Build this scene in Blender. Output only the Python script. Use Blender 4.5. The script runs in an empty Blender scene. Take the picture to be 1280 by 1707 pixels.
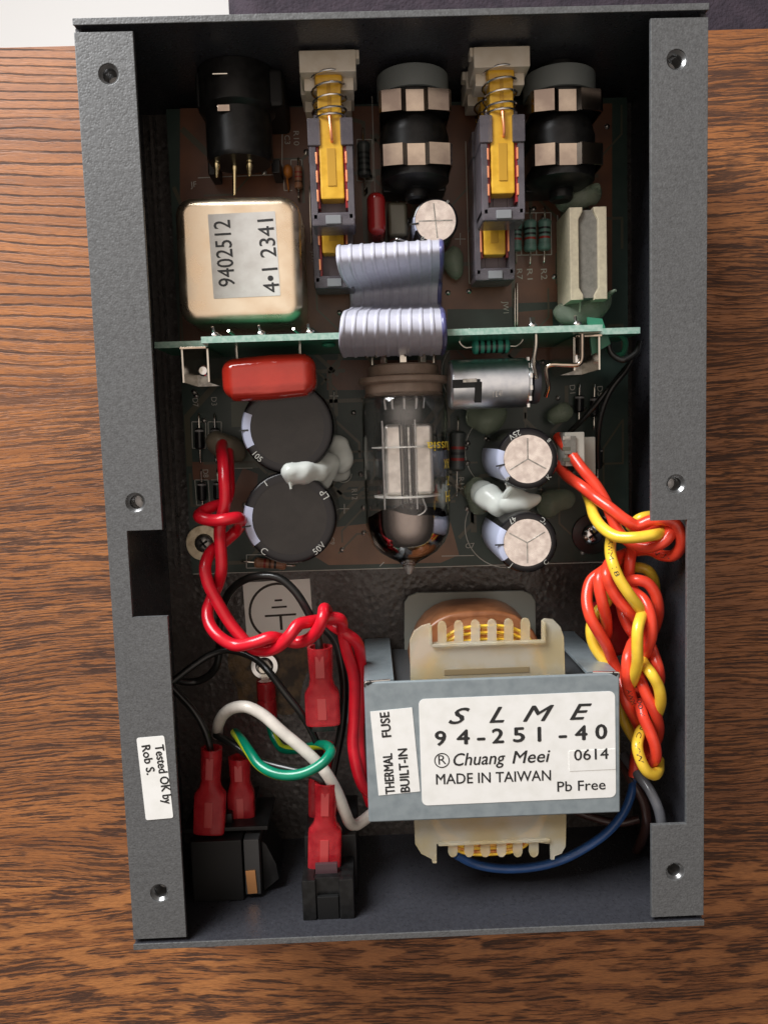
import bpy, bmesh, math, random
from mathutils import Vector, Matrix, Euler, noise
random.seed(7)
R = math.radians
SC = bpy.context.scene
COL = SC.collection
# ---------------- camera, world, light, exposure (1 unit = 1 cm) ----------------
FPX = 1320.14
CAM = Vector((-0.8227, 1.4104, 22.677))
EUL = Euler((-0.0931, -0.0190, -0.0326), 'XYZ')
cd = bpy.data.cameras.new('camera'); cam = bpy.data.objects.new('camera', cd); COL.objects.link(cam)
cam.location = CAM; cam.rotation_euler = EUL
cd.sensor_fit = 'HORIZONTAL'; cd.sensor_width = 36; cd.lens = 36 * FPX / 1280
cd.clip_start = 0.5; cd.clip_end = 1000
SC.camera = cam
w = bpy.data.worlds.new('World'); SC.world = w; w.use_nodes = True
bg = w.node_tree.nodes['Background']; bg.inputs[1].default_value = 1.0
_t = w.node_tree; _c = _t.nodes.new('ShaderNodeTexCoord'); _s = _t.nodes.new('ShaderNodeSeparateXYZ'); _r = _t.nodes.new('ShaderNodeValToRGB')
_t.links.new(_c.outputs['Generated'], _s.inputs[0]); _t.links.new(_s.outputs[2], _r.inputs[0]); _t.links.new(_r.outputs[0], bg.inputs[0])
# the room: dim walls near the horizon, a pale warm ceiling overhead
_r.color_ramp.elements[0].position = 0.0; _r.color_ramp.elements[0].color = (0.02, 0.019, 0.018, 1)
_r.color_ramp.elements[1].position = 0.96; _r.color_ramp.elements[1].color = (0.80, 0.69, 0.61, 1)
_e = _r.color_ramp.elements.new(0.5); _e.color = (0.07, 0.063, 0.058, 1); _e = _r.color_ramp.elements.new(0.75); _e.color = (0.26, 0.225, 0.20, 1)

def area(name, loc, target, sx, sy, energy, color):
    ld = bpy.data.lights.new(name, 'AREA'); ld.shape = 'RECTANGLE'; ld.size = sx; ld.size_y = sy
    ld.energy = energy; ld.color = color
    o = bpy.data.objects.new(name, ld); COL.objects.link(o); o.location = loc
    o.rotation_euler = (Vector(target) - Vector(loc)).to_track_quat('-Z', 'Y').to_euler()
    return o
area('window_light', (-42, 58, 36), (0, 0, 2), 44, 44, 118000, (0.97, 0.98, 0.99))
SC.view_settings.view_transform = 'Standard'; SC.view_settings.look = 'None'
SC.view_settings.exposure = 0.28; SC.view_settings.gamma = 1.0
SC.cycles.max_bounces = 10; SC.cycles.transparent_max_bounces = 12
SC.cycles.sample_clamp_indirect = 4.0

ROT = EUL.to_matrix()
def P(px, py, z):
    """point of the place seen at pixel (px, py) of the photograph, at height z"""
    d = ROT @ Vector(((px - 640) / FPX, (853.5 - py) / FPX, -1.0))
    t = (z - CAM.z) / d.z
    return CAM + d * t
def PX(z, px=640, py=853):      # pixels per cm at that height
    return 1.0 / (P(px + 1, py, z) - P(px, py, z)).length
def onY(px, py, y):             # point at pixel, on the vertical plane y = const
    d = ROT @ Vector(((px - 640) / FPX, (853.5 - py) / FPX, -1.0))
    return CAM + d * ((y - CAM.y) / d.y)

# ---------------- materials ----------------
def rgb(c): return (c[0], c[1], c[2], 1.0)
def mat(name, color, rough=0.5, metal=0.0, trans=0.0, ior=1.45, spec=0.5, bump=None, vary=None, coat=0.0, sss=0.0, alpha=1.0, aniso=0.0):
    m = bpy.data.materials.new(name); m.use_nodes = True
    nt = m.node_tree; b = nt.nodes['Principled BSDF']
    b.inputs['Base Color'].default_value = rgb(color); b.inputs['Roughness'].default_value = rough
    b.inputs['Metallic'].default_value = metal; b.inputs['Transmission Weight'].default_value = trans
    b.inputs['IOR'].default_value = ior; b.inputs['Specular IOR Level'].default_value = spec
    b.inputs['Coat Weight'].default_value = coat; b.inputs['Alpha'].default_value = alpha
    if sss:
        b.inputs['Subsurface Weight'].default_value = sss; b.inputs['Subsurface Scale'].default_value = 0.15
        b.inputs['Subsurface Radius'].default_value = (1, 0.8, 0.6)
    tc = nt.nodes.new('ShaderNodeTexCoord')
    if vary:       # (scale, second colour, low, high)
        n = nt.nodes.new('ShaderNodeTexNoise'); n.inputs['Scale'].default_value = vary[0]; n.inputs['Detail'].default_value = 5
        r = nt.nodes.new('ShaderNodeMapRange'); r.inputs[1].default_value = vary[2]; r.inputs[2].default_value = vary[3]
        mx = nt.nodes.new('ShaderNodeMix'); mx.data_type = 'RGBA'
        mx.inputs[6].default_value = rgb(color); mx.inputs[7].default_value = rgb(vary[1])
        nt.links.new(tc.outputs['Object'], n.inputs['Vector']); nt.links.new(n.outputs['Fac'], r.inputs[0])
        nt.links.new(r.outputs[0], mx.inputs[0]); nt.links.new(mx.outputs[2], b.inputs['Base Color'])
        if len(vary) > 4:
            rr = nt.nodes.new('ShaderNodeMapRange'); rr.inputs[1].default_value = vary[2]; rr.inputs[2].default_value = vary[3]
            rr.inputs[3].default_value = rough; rr.inputs[4].default_value = vary[4]
            nt.links.new(n.outputs['Fac'], rr.inputs[0]); nt.links.new(rr.outputs[0], b.inputs['Roughness'])
    if bump:       # (scale, strength, distance)
        n = nt.nodes.new('ShaderNodeTexNoise'); n.inputs['Scale'].default_value = bump[0]; n.inputs['Detail'].default_value = 3
        bu = nt.nodes.new('ShaderNodeBump'); bu.inputs['Strength'].default_value = bump[1]; bu.inputs['Distance'].default_value = bump[2]
        nt.links.new(tc.outputs['Object'], n.inputs['Vector']); nt.links.new(n.outputs['Fac'], bu.inputs['Height'])
        nt.links.new(bu.outputs[0], b.inputs['Normal'])
    return m

class N:      # small node builder
    def __init__(s, m): s.nt = m.node_tree
    def n(s, t, **k):
        nd = s.nt.nodes.new(t)
        for a, v in k.items(): setattr(nd, a, v)
        return nd
    def l(s, a, b): s.nt.links.new(a, b)
    def math(s, op, a, b=None, clamp=False):
        nd = s.n('ShaderNodeMath', operation=op, use_clamp=clamp)
        for i, x in enumerate((a, b)):
            if x is None: continue
            if isinstance(x, (int, float)): nd.inputs[i].default_value = x
            else: s.l(x, nd.inputs[i])
        return nd.outputs[0]
    def noise(s, vec, scale, detail=3, rough=0.5, sc=(1, 1, 1), loc=(0, 0, 0), rot=0):
        mp = s.n('ShaderNodeMapping'); mp.inputs['Scale'].default_value = sc; mp.inputs['Location'].default_value = loc
        mp.inputs['Rotation'].default_value = (0, 0, rot)
        s.l(vec, mp.inputs[0]); nd = s.n('ShaderNodeTexNoise'); nd.inputs['Scale'].default_value = scale
        nd.inputs['Detail'].default_value = detail; nd.inputs['Roughness'].default_value = rough
        s.l(mp.outputs[0], nd.inputs['Vector']); return nd.outputs['Fac']
    def rng(s, x, a, b, c=0.0, d=1.0, smooth=False):
        nd = s.n('ShaderNodeMapRange'); nd.interpolation_type = 'SMOOTHSTEP' if smooth else 'LINEAR'
        for i, v in enumerate((a, b, c, d)): nd.inputs[i + 1].default_value = v
        s.l(x, nd.inputs[0]); return nd.outputs[0]
    def mix(s, f, a, b):
        nd = s.n('ShaderNodeMix', data_type='RGBA')
        if isinstance(f, (int, float)): nd.inputs[0].default_value = f
        else: s.l(f, nd.inputs[0])
        for i, x in ((6, a), (7, b)):
            if isinstance(x, tuple): nd.inputs[i].default_value = rgb(x)
            else: s.l(x, nd.inputs[i])
        return nd.outputs[2]

def wood(name, seed, ringf, flake, tint):
    m = bpy.data.materials.new(name); m.use_nodes = True; k = N(m); b = m.node_tree.nodes['Principled BSDF']
    co = k.n('ShaderNodeTexCoord').outputs['Object']
    mp = k.n('ShaderNodeMapping'); mp.inputs['Location'].default_value = (seed * 3.7, seed * 1.3, seed); k.l(co, mp.inputs[0]); v = mp.outputs[0]
    sx = k.n('ShaderNodeSeparateXYZ'); k.l(v, sx.inputs[0]); so = k.n('ShaderNodeSeparateXYZ'); k.l(co, so.inputs[0])
    def madd(x, f, y):
        nd = k.n('ShaderNodeMath', operation='MULTIPLY_ADD'); k.l(x, nd.inputs[0]); nd.inputs[1].default_value = f; k.l(y, nd.inputs[2]); return nd.outputs[0]
    wob = k.noise(v, 1.0, 2, 0.5, sc=(0.035, 0.10, 1)); wob2 = k.noise(v, 1.0, 4, 0.6, sc=(0.45, 1.2, 1))
    yy = madd(wob2, 0.20, madd(wob, 4.0, sx.outputs[1]))
    s = k.math('SINE', k.math('MULTIPLY', yy, ringf * 2 * math.pi))
    cmb = k.n('ShaderNodeCombineXYZ'); k.l(sx.outputs[0], cmb.inputs[0]); k.l(yy, cmb.inputs[1]); u = cmb.outputs[0]   # follows the bent grain
    streak = k.noise(u, 1.0, 4, 0.6, sc=(0.40, 6.0, 1), loc=(3, 9, 0))
    dash = k.noise(u, 1.0, 3, 0.55, sc=(0.55, 13.0, 1)); dash2 = k.noise(u, 1.0, 3, 0.6, sc=(1.6, 30.0, 1), loc=(7, 2, 0)); fine = k.noise(u, 1.0, 3, 0.6, sc=(3.5, 60.0, 1))
    up_ = k.rng(k.math('SUBTRACT', so.outputs[1], k.math('MULTIPLY', so.outputs[0], 0.55)), 5.0, 14.0, 0, 1, True) if flake < .5 else k.rng(so.outputs[1], 50, 60)
    ring = k.math('MULTIPLY', k.rng(s, 0.68, 0.88, 0, 1, True), k.rng(streak, 0.34, 0.46, 0.30, 1.0))
    ring = k.math('MULTIPLY', ring, k.rng(up_, 0, 0.6, 0.30, 1.0))
    dens = k.math('ADD', k.rng(k.noise(u, 1.0, 2, 0.5, sc=(0.10, 0.9, 1), loc=(5, 0, 0)), 0.35, 0.65, 0.035, -0.035), k.rng(up_, 0, 1, 0.0, 0.055))
    pore = k.math('MULTIPLY', k.rng(k.math('SUBTRACT', dash, dens), 0.515, 0.545), k.rng(up_, 0, 0.8, 1.0, 0.22))
    pore2 = k.math('MULTIPLY', k.rng(k.math('SUBTRACT', dash2, dens), 0.535, 0.58), k.rng(up_, 0, 0.8, 0.75, 0.30))
    dark = k.math('MAXIMUM', k.math('MAXIMUM', ring, pore), pore2)
    fl = k.rng(k.noise(v, 1.0, 3, 0.55, sc=(0.55, 2.6, 1), rot=R(-28), loc=(1, 2, 0)), 0.50, 0.57)
    fl = k.math('MULTIPLY', fl, flake)
    dark = k.math('MULTIPLY', dark, k.math('SUBTRACT', 1.0, k.math('MULTIPLY', fl, 0.8)))
    dark = k.math('MULTIPLY', dark, k.rng(fine, 0.30, 0.50, 0.55, 1.0))
    tone = k.rng(k.noise(u, 1.0, 4, 0.6, sc=(0.10, 1.6, 1), loc=(8, 1, 0)), 0.3, 0.7)
    base = k.mix(tone, (0.215 * tint, 0.077 * tint, 0.026 * tint), (0.405 * tint, 0.156 * tint, 0.050 * tint))
    base = k.mix(k.math('MULTIPLY', fl, 0.75), base, (0.47 * tint, 0.190 * tint, 0.060 * tint))
    base = k.mix(k.math('MULTIPLY', k.rng(fine, 0.46, 0.60), 0.45), base, (0.125, 0.048, 0.022))
    k.l(k.mix(k.math('MULTIPLY', dark, 0.91), base, (0.034, 0.017, 0.013)), b.inputs['Base Color'])
    k.l(k.rng(dark, 0, 1, 0.42, 0.7), b.inputs['Roughness']); b.inputs['Specular IOR Level'].default_value = 0.4
    bu = k.n('ShaderNodeBump'); bu.inputs['Strength'].default_value = 0.5; bu.inputs['Distance'].default_value = 0.015; bu.invert = True
    k.l(dark, bu.inputs['Height']); k.l(bu.outputs[0], b.inputs['Normal'])
    return m

def powder(name, c1, c2, fine, rough, bumpd, hs=9.0, spec=0.5):
    m = bpy.data.materials.new(name); m.use_nodes = True; k = N(m); b = m.node_tree.nodes['Principled BSDF']
    co = k.n('ShaderNodeTexCoord').outputs['Object']
    a = k.noise(co, fine, 3, 0.6); mid = k.noise(co, fine * .35, 4, 0.65); big = k.noise(co, 0.9, 5, 0.6)
    f = k.math('ADD', k.math('MULTIPLY', k.rng(a, 0.36, 0.64), 0.45), k.math('MULTIPLY', k.rng(mid, 0.36, 0.64), 0.40))
    f = k.math('ADD', f, k.math('MULTIPLY', k.rng(big, 0.3, 0.7), 0.15))
    nd = k.n('ShaderNodeTexVoronoi'); nd.inputs['Scale'].default_value = hs; k.l(co, nd.inputs['Vector'])
    k.l(k.mix(f, c1, c2), b.inputs['Base Color'])
    k.l(k.rng(mid, 0.3, 0.7, rough - 0.06, rough + 0.10), b.inputs['Roughness']); b.inputs['Specular IOR Level'].default_value = spec
    bu = k.n('ShaderNodeBump'); bu.inputs['Strength'].default_value = 0.9; bu.inputs['Distance'].default_value = bumpd
    k.l(k.math('ADD', k.math('MULTIPLY', a, 0.5), k.math('ADD', mid, k.rng(nd.outputs['Distance'], 0.0, 0.6))), bu.inputs['Height']); k.l(bu.outputs[0], b.inputs['Normal'])
    return m

M = {}
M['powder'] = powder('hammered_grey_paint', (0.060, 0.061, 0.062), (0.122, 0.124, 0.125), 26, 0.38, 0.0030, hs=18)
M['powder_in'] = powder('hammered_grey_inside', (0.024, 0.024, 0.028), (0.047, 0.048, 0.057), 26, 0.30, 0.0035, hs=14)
M['powder_floor'] = powder('glossy_hammered_floor', (0.050, 0.043, 0.039), (0.088, 0.078, 0.071), 9, 0.24, 0.014, hs=5.0)
M['thread'] = mat('thread_metal', (0.30, 0.30, 0.30), 0.3, 0.9)
M['hole'] = mat('hole_dark', (0.01, 0.01, 0.01), 0.7)
M['label'] = mat('white_paper', (0.82, 0.81, 0.78), 0.45, vary=(3, (0.76, 0.75, 0.71), 0.4, 0.7))
M['label_ground'] = mat('ground_sticker_paper', (0.92, 0.90, 0.84), 0.5)
M['label_grey'] = mat('grey_paper', (0.66, 0.64, 0.60), 0.5, vary=(3, (0.56, 0.53, 0.49), 0.4, 0.7))
M['ink'] = mat('black_ink', (0.02, 0.02, 0.02), 0.5)
M['ink_brown'] = mat('brown_ink', (0.035, 0.025, 0.018), 0.6)
M['silk'] = mat('silkscreen', (0.42, 0.42, 0.38), 0.6)
M['board'] = mat('green_board', (0.018, 0.036, 0.029), 0.38, vary=(2, (0.030, 0.050, 0.040), 0.3, 0.7))
M['copper_pour'] = mat('masked_copper', (0.16, 0.066, 0.034), 0.34, vary=(1.2, (0.10, 0.045, 0.027), 0.35, 0.65))
M['copper_light'] = mat('masked_copper_light', (0.20, 0.105, 0.055), 0.36, vary=(1.5, (0.15, 0.08, 0.045), 0.35, 0.65))
M['board_edge'] = mat('fibreglass_edge', (0.34, 0.47, 0.40), 0.55, vary=(12, (0.23, 0.38, 0.31), 0.4, 0.6), sss=0.0)
M['board_green'] = mat('daughter_board_green', (0.022, 0.20, 0.115), 0.3, vary=(2, (0.03, 0.15, 0.09), 0.3, 0.7))
M['black'] = mat('black_plastic', (0.006, 0.006, 0.006), 0.34, spec=0.3, vary=(5, (0.011, 0.011, 0.011), 0.4, 0.6))
M['black_dull'] = mat('dull_black_plastic', (0.008, 0.008, 0.008), 0.5, spec=0.3, bump=(40, 0.2, 0.005))
M['sleeve'] = mat('black_sleeve', (0.008, 0.007, 0.008), 0.2)
M['cap_top'] = mat('cap_disc', (0.018, 0.015, 0.013), 0.14, vary=(1.5, (0.012, 0.010, 0.009), 0.4, 0.6))
M['stripe'] = mat('lilac_stripe', (0.42, 0.45, 0.58), 0.3)
M['alu'] = mat('aluminium', (0.93, 0.87, 0.82), 0.24, 0.95, vary=(6, (0.70, 0.62, 0.58), 0.35, 0.7, 0.36), bump=(60, 0.15, 0.004))
M['chrome'] = mat('bright_metal', (0.75, 0.75, 0.74), 0.17, 1.0)
M['tin'] = mat('tinned_wire', (0.72, 0.68, 0.60), 0.24, 1.0)
M['can_silver'] = mat('silver_can', (0.84, 0.88, 0.92), 0.36, 1.0, vary=(4, (0.64, 0.68, 0.74), 0.35, 0.7, 0.36))
M['gold_can'] = mat('brassy_can', (0.78, 0.62, 0.44), 0.24, 0.97, vary=(1.1, (0.92, 0.80, 0.62), 0.35, 0.65, 0.38), bump=(30, 0.15, 0.006))
M['strap'] = mat('spring_metal', (0.62, 0.52, 0.42), 0.15, 1.0, vary=(0.9, (0.34, 0.27, 0.23), 0.4, 0.6))
M['gold'] = mat('gold_pin', (0.85, 0.72, 0.42), 0.25, 1.0)
M['steel'] = mat('dull_steel', (0.50, 0.49, 0.46), 0.4, 1.0, vary=(8, (0.3, 0.29, 0.27), 0.4, 0.6))
M['washer'] = mat('brass_washer', (0.60, 0.52, 0.38), 0.42, 0.9, vary=(7, (0.42, 0.35, 0.24), 0.4, 0.65))
M['blacksteel'] = mat('black_steel', (0.06, 0.06, 0.06), 0.25, 0.8)
M['yellow'] = mat('yellow_plastic', (0.72, 0.42, 0.035), 0.35, vary=(4, (0.62, 0.34, 0.02), 0.4, 0.6))
M['yellow_shade'] = mat('yellow_plastic_shade', (0.50, 0.27, 0.02), 0.45)  # same yellow plastic with the shade of the slider's hollows in its colour
M['ivory'] = mat('ivory_plastic', (0.66, 0.60, 0.50), 0.38, vary=(3, (0.60, 0.53, 0.42), 0.4, 0.6))
M['white_plastic'] = mat('white_plastic', (0.40, 0.38, 0.33), 0.4)
M['lilac'] = mat('lilac_plastic', (0.26, 0.235, 0.26), 0.25, trans=0.6, ior=1.25, vary=(3, (0.20, 0.18, 0.205), 0.4, 0.6))
M['lilac_shade'] = mat('lilac_plastic_shade', (0.12, 0.095, 0.11), 0.35)  # darker copy of the lilac plastic, shade down in the tray painted in
M['contact'] = mat('copper_contact', (0.86, 0.34, 0.17), 0.3, 0.6)
M['red_clear'] = mat('clear_red_insert', (0.30, 0.015, 0.02), 0.2, trans=0.2)
M['redcap'] = mat('red_dipped_epoxy', (0.40, 0.026, 0.014), 0.10, vary=(1.5, (0.36, 0.02, 0.012), 0.35, 0.65), bump=(1.6, 0.35, 0.10), coat=0.5)
M['redcap_dark'] = mat('dark_red_epoxy', (0.22, 0.010, 0.010), 0.12, coat=0.5)
M['brownglass'] = mat('brown_film', (0.09, 0.085, 0.06), 0.25)
M['res_green'] = mat('green_resistor', (0.10, 0.19, 0.165), 0.35)
M['res_teal'] = mat('teal_resistor', (0.045, 0.29, 0.21), 0.3)
M['res_dark'] = mat('dark_resistor', (0.055, 0.065, 0.062), 0.35)
M['res_tan'] = mat('tan_resistor', (0.30, 0.15, 0.085), 0.35)
M['res_orange'] = mat('orange_ceramic', (0.42, 0.15, 0.03), 0.3)
M['band_black'] = mat('band_black', (0.012, 0.014, 0.014), 0.35)
M['band_red'] = mat('band_red', (0.26, 0.02, 0.015), 0.35)
M['band_brown'] = mat('band_brown', (0.08, 0.03, 0.015), 0.35)
M['diode'] = mat('diode_black', (0.010, 0.010, 0.010), 0.28)
M['diode_band'] = mat('diode_band', (0.25, 0.25, 0.25), 0.4)
M['cement'] = mat('cream_ceramic', (0.52, 0.45, 0.32), 0.6, vary=(9, (0.42, 0.36, 0.26), 0.35, 0.7), bump=(30, 0.3, 0.01))
M['cement_core'] = mat('grey_cement', (0.19, 0.175, 0.15), 0.75, vary=(9, (0.14, 0.13, 0.11), 0.35, 0.7), bump=(25, 0.4, 0.02))
M['glue'] = mat('hot_glue', (0.86, 0.90, 0.85), 0.16, trans=0.45, ior=1.3)
M['glue_dull'] = mat('hot_glue_green', (0.46, 0.54, 0.42), 0.2, trans=0.7, ior=1.25)
M['glue_brown'] = mat('hot_glue_brown', (0.22, 0.19, 0.14), 0.3, trans=0.2, bump=(3, 0.4, 0.06))
M['ribbon'] = mat('lilac_vinyl', (0.46, 0.46, 0.53), 0.36, vary=(5, (0.42, 0.42, 0.49), 0.4, 0.6))
M['ribbon_edge'] = mat('indigo_vinyl', (0.09, 0.09, 0.21), 0.26, coat=0.2)
def wiremat(n, c, c2=None): return mat(n, c, 0.28, vary=(3, c2 or tuple(x * 0.85 for x in c), 0.4, 0.65), coat=0.15)
M['w_red'] = wiremat('crimson_insulation', (0.66, 0.010, 0.024))
M['w_orange'] = wiremat('orange_red_insulation', (0.74, 0.058, 0.026), (0.64, 0.044, 0.022))
M['w_yellow'] = wiremat('yellow_insulation', (0.80, 0.52, 0.045), (0.72, 0.44, 0.035))
M['w_black'] = wiremat('black_insulation', (0.014, 0.014, 0.013))
M['w_white'] = wiremat('white_insulation', (0.72, 0.67, 0.60))
M['w_green'] = wiremat('green_insulation', (0.0, 0.20, 0.11))
M['w_stripe'] = wiremat('yellow_green_stripe', (0.52, 0.62, 0.03))
M['w_blue'] = wiremat('blue_insulation', (0.025, 0.085, 0.26))
M['w_grey'] = wiremat('grey_insulation', (0.13, 0.13, 0.14))
M['w_brown'] = wiremat('brown_insulation', (0.065, 0.030, 0.025))
M['spade'] = mat('red_vinyl_sleeve', (0.80, 0.060, 0.070), 0.16, trans=0.60, ior=1.3, vary=(4, (0.62, 0.025, 0.04), 0.35, 0.65), bump=(3, 0.3, 0.05))
M['spade_in'] = mat('pink_grey_metal', (0.42, 0.045, 0.045), 0.3)
M['bracket'] = mat('blue_grey_steel', (0.27, 0.315, 0.335), 0.36, 0.35, vary=(3.5, (0.22, 0.26, 0.28), 0.4, 0.7, 0.44), bump=(45, 0.08, 0.004))
M['lam'] = mat('core_lamination', (0.10, 0.105, 0.11), 0.45, 0.6)
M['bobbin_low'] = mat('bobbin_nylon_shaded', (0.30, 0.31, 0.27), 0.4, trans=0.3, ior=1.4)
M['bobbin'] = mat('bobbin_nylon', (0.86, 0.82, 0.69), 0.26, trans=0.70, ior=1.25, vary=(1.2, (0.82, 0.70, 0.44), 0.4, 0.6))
M['tape'] = mat('brown_winding_tape', (0.28, 0.11, 0.045), 0.33, vary=(3, (0.20, 0.075, 0.03), 0.4, 0.65))
M['enamel'] = mat('enamelled_wire', (0.70, 0.40, 0.10), 0.28, 0.5, vary=(7, (0.5, 0.16, 0.05), 0.42, 0.6))
M['rust'] = mat('brown_flux', (0.13, 0.078, 0.028), 0.4, vary=(3.0, (0.040, 0.027, 0.016), 0.40, 0.62, 0.5), bump=(6, 0.4, 0.05))
M['socket'] = mat('brown_phenolic', (0.27, 0.20, 0.155), 0.42, vary=(3, (0.22, 0.16, 0.12), 0.4, 0.6))
M['mica'] = mat('mica', (0.75, 0.72, 0.66), 0.4)
M['plate'] = mat('grey_tube_plate', (0.80, 0.75, 0.69), 0.34, 0.7, vary=(3, (0.62, 0.57, 0.52), 0.4, 0.6))
M['glass'] = mat('clear_glass', (1, 1, 1), 0.0, trans=1.0, ior=1.47)
M['getter'] = mat('getter_mirror', (0.24, 0.20, 0.18), 0.07, 1.0)
M['tubeprint'] = mat('yellow_print', (0.85, 0.62, 0.05), 0.5)
M['tile'] = mat('copper_tile', (0.62, 0.30, 0.12), 0.35, 0.7)
M['floor'] = mat('white_floor', (0.86, 0.86, 0.85), 0.5)
M['fabric'] = mat('dark_purple_fabric', (0.022, 0.016, 0.024), 0.9, bump=(8, 0.5, 0.1), vary=(1.5, (0.034, 0.024, 0.034), 0.4, 0.6))

# ---------------- mesh helpers ----------------
class MB:
    def __init__(s): s.v = []; s.f = []
    def add(s, vs, fs):
        o = len(s.v); s.v += [Vector(a) for a in vs]; s.f += [tuple(i + o for i in f) for f in fs]; return s
    def bm(s, bm, mtx=None):
        bm.verts.index_update()
        return s.add([(mtx @ v.co if mtx else v.co) for v in bm.verts], [[v.index for v in f.verts] for f in bm.faces])
    def box(s, c, sz, rot=None, bev=0.0, seg=2):
        bm = bmesh.new(); bmesh.ops.create_cube(bm, size=1.0)
        for v in bm.verts: v.co = Vector((v.co.x * sz[0], v.co.y * sz[1], v.co.z * sz[2]))
        if bev: bmesh.ops.bevel(bm, geom=list(bm.edges), offset=min(bev, min(sz) * 0.49), segments=seg, profile=0.5, affect='EDGES')
        mtx = Matrix.Translation(c) @ (rot.to_4x4() if rot else Matrix.Identity(4))
        s.bm(bm, mtx); bm.free(); return s
    def lathe(s, base, axis, prof, n=24, ref=None, cap0=True, cap1=True):
        ax = Vector(axis).normalized(); r0 = Vector(ref) if ref else (Vector((0, 0, 1)) if abs(ax.z) < 0.9 else Vector((1, 0, 0)))
        u = (r0 - ax * r0.dot(ax)).normalized(); w_ = ax.cross(u); base = Vector(base)
        vs = []
        for r, h in prof:
            for i in range(n):
                a = 2 * math.pi * i / n
                vs.append(base + ax * h + (u * math.cos(a) + w_ * math.sin(a)) * r)
        fs = []
        for j in range(len(prof) - 1):
            for i in range(n):
                k = (i + 1) % n
                fs.append((j * n + i, j * n + k, (j + 1) * n + k, (j + 1) * n + i))
        if cap0: fs.append(tuple(reversed(range(n))))
        if cap1: fs.append(tuple(range((len(prof) - 1) * n, len(prof) * n)))
        return s.add(vs, fs)
    def cyl(s, a, b, r, n=20, bev=0.0):
        a = Vector(a); b = Vector(b); L = (b - a).length
        pr = [(r - bev, 0), (r, bev), (r, L - bev), (r - bev, L)] if bev else [(r, 0), (r, L)]
        return s.lathe(a, b - a, pr, n)
    def tube(s, pts, r, n=10, twist=None, cap=True, flat=None):
        pts = [Vector(p) for p in pts]; m = len(pts)
        T = [(pts[min(i + 1, m - 1)] - pts[max(i - 1, 0)]).normalized() for i in range(m)]
        u = Vector((0, 0, 1)); u = u - T[0] * u.dot(T[0])
        if u.length < 0.1: u = Vector((1, 0, 0)) - T[0] * T[0].x
        u.normalize(); vs = []
        for i in range(m):
            u = (u - T[i] * u.dot(T[i])).normalized(); q = T[i].cross(u)
            for j in range(n):
                a = 2 * math.pi * j / n
                vs.append(pts[i] + (u * math.cos(a) + q * math.sin(a)) * (r if not callable(r) else r(i / (m - 1))))
        fs = [(i * n + j, i * n + (j + 1) % n, (i + 1) * n + (j + 1) % n, (i + 1) * n + j) for i in range(m - 1) for j in range(n)]
        if cap: fs += [tuple(reversed(range(n))), tuple(range((m - 1) * n, m * n))]
        return s.add(vs, fs)
    def plate(s, outer, holes, z0, z1, mtx=None, bev=0.0):
        cu = bpy.data.curves.new('c', 'CURVE'); cu.dimensions = '2D'; cu.fill_mode = 'BOTH'
        cu.extrude = max((z1 - z0) / 2 - bev, 0.0005)
        if bev: cu.bevel_depth = bev; cu.bevel_resolution = 1; cu.offset = -bev
        for lp in [outer] + list(holes):
            sp = cu.splines.new('POLY'); sp.points.add(len(lp) - 1)
            for p, q in zip(sp.points, lp): p.co = (q[0], q[1], 0, 1)
            sp.use_cyclic_u = True
        o = bpy.data.objects.new('c', cu); me = o.to_mesh()
        T = (mtx or Matrix.Identity(4)) @ Matrix.Translation((0, 0, (z0 + z1) / 2))
        s.add([T @ v.co for v in me.vertices], [tuple(p.vertices) for p in me.polygons])
        o.to_mesh_clear(); bpy.data.objects.remove(o); bpy.data.curves.remove(cu); return s
    def sphere(s, c, r, sub=2, sc=(1, 1, 1)):
        bm = bmesh.new(); bmesh.ops.create_icosphere(bm, subdivisions=sub, radius=1)
        s.bm(bm, Matrix.Translation(c) @ Matrix.Diagonal((r * sc[0], r * sc[1], r * sc[2], 1))); bm.free(); return s

WL = {}
def part(name, mb, m, parent=None, label=None, ang=38, origin=None, smooth=True, wn=None):
    if wn is None: wn = smooth and len(mb.f) < 1500 and name not in ('wire', 'insulation', 'conductor', 'web')
    off = WL[parent.name] if parent else Vector(origin or (0, 0, 0))
    me = bpy.data.meshes.new(name)
    me.from_pydata([v - off for v in mb.v], [], mb.f)
    bm = bmesh.new(); bm.from_mesh(me); bmesh.ops.remove_doubles(bm, verts=bm.verts, dist=1e-5)
    bmesh.ops.recalc_face_normals(bm, faces=bm.faces); bm.to_mesh(me); bm.free()
    me.materials.append(M[m] if isinstance(m, str) else m)
    if smooth:
        for p in me.polygons: p.use_smooth = True
        me.set_sharp_from_angle(angle=R(ang))
    o = bpy.data.objects.new(name, me); COL.objects.link(o)
    if wn: md = o.modifiers.new('weighted_normal', 'WEIGHTED_NORMAL'); md.keep_sharp = True; md.weight = 100
    if parent: o.parent = parent
    else: o.location = off
    WL[o.name] = off.copy()
    if label: o['label'] = label
    return o
def thing(name, label, cat, loc, group=None):
    o = bpy.data.objects.new(name, None); COL.objects.link(o); o.location = loc; o.empty_display_size = 0.3
    o['label'] = label; o['category'] = cat
    if group: o['group'] = group
    WL[o.name] = Vector(loc); return o
def solo(name, mb, m, label, cat, group=None, ang=38):
    xs = [v.x for v in mb.v]; ys = [v.y for v in mb.v]; zs = [v.z for v in mb.v]
    o = part(name, mb, m, None, label, ang, ((min(xs) + max(xs)) / 2, (min(ys) + max(ys)) / 2, min(zs)))
    o['category'] = cat
    if group: o['group'] = group
    return o

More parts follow.
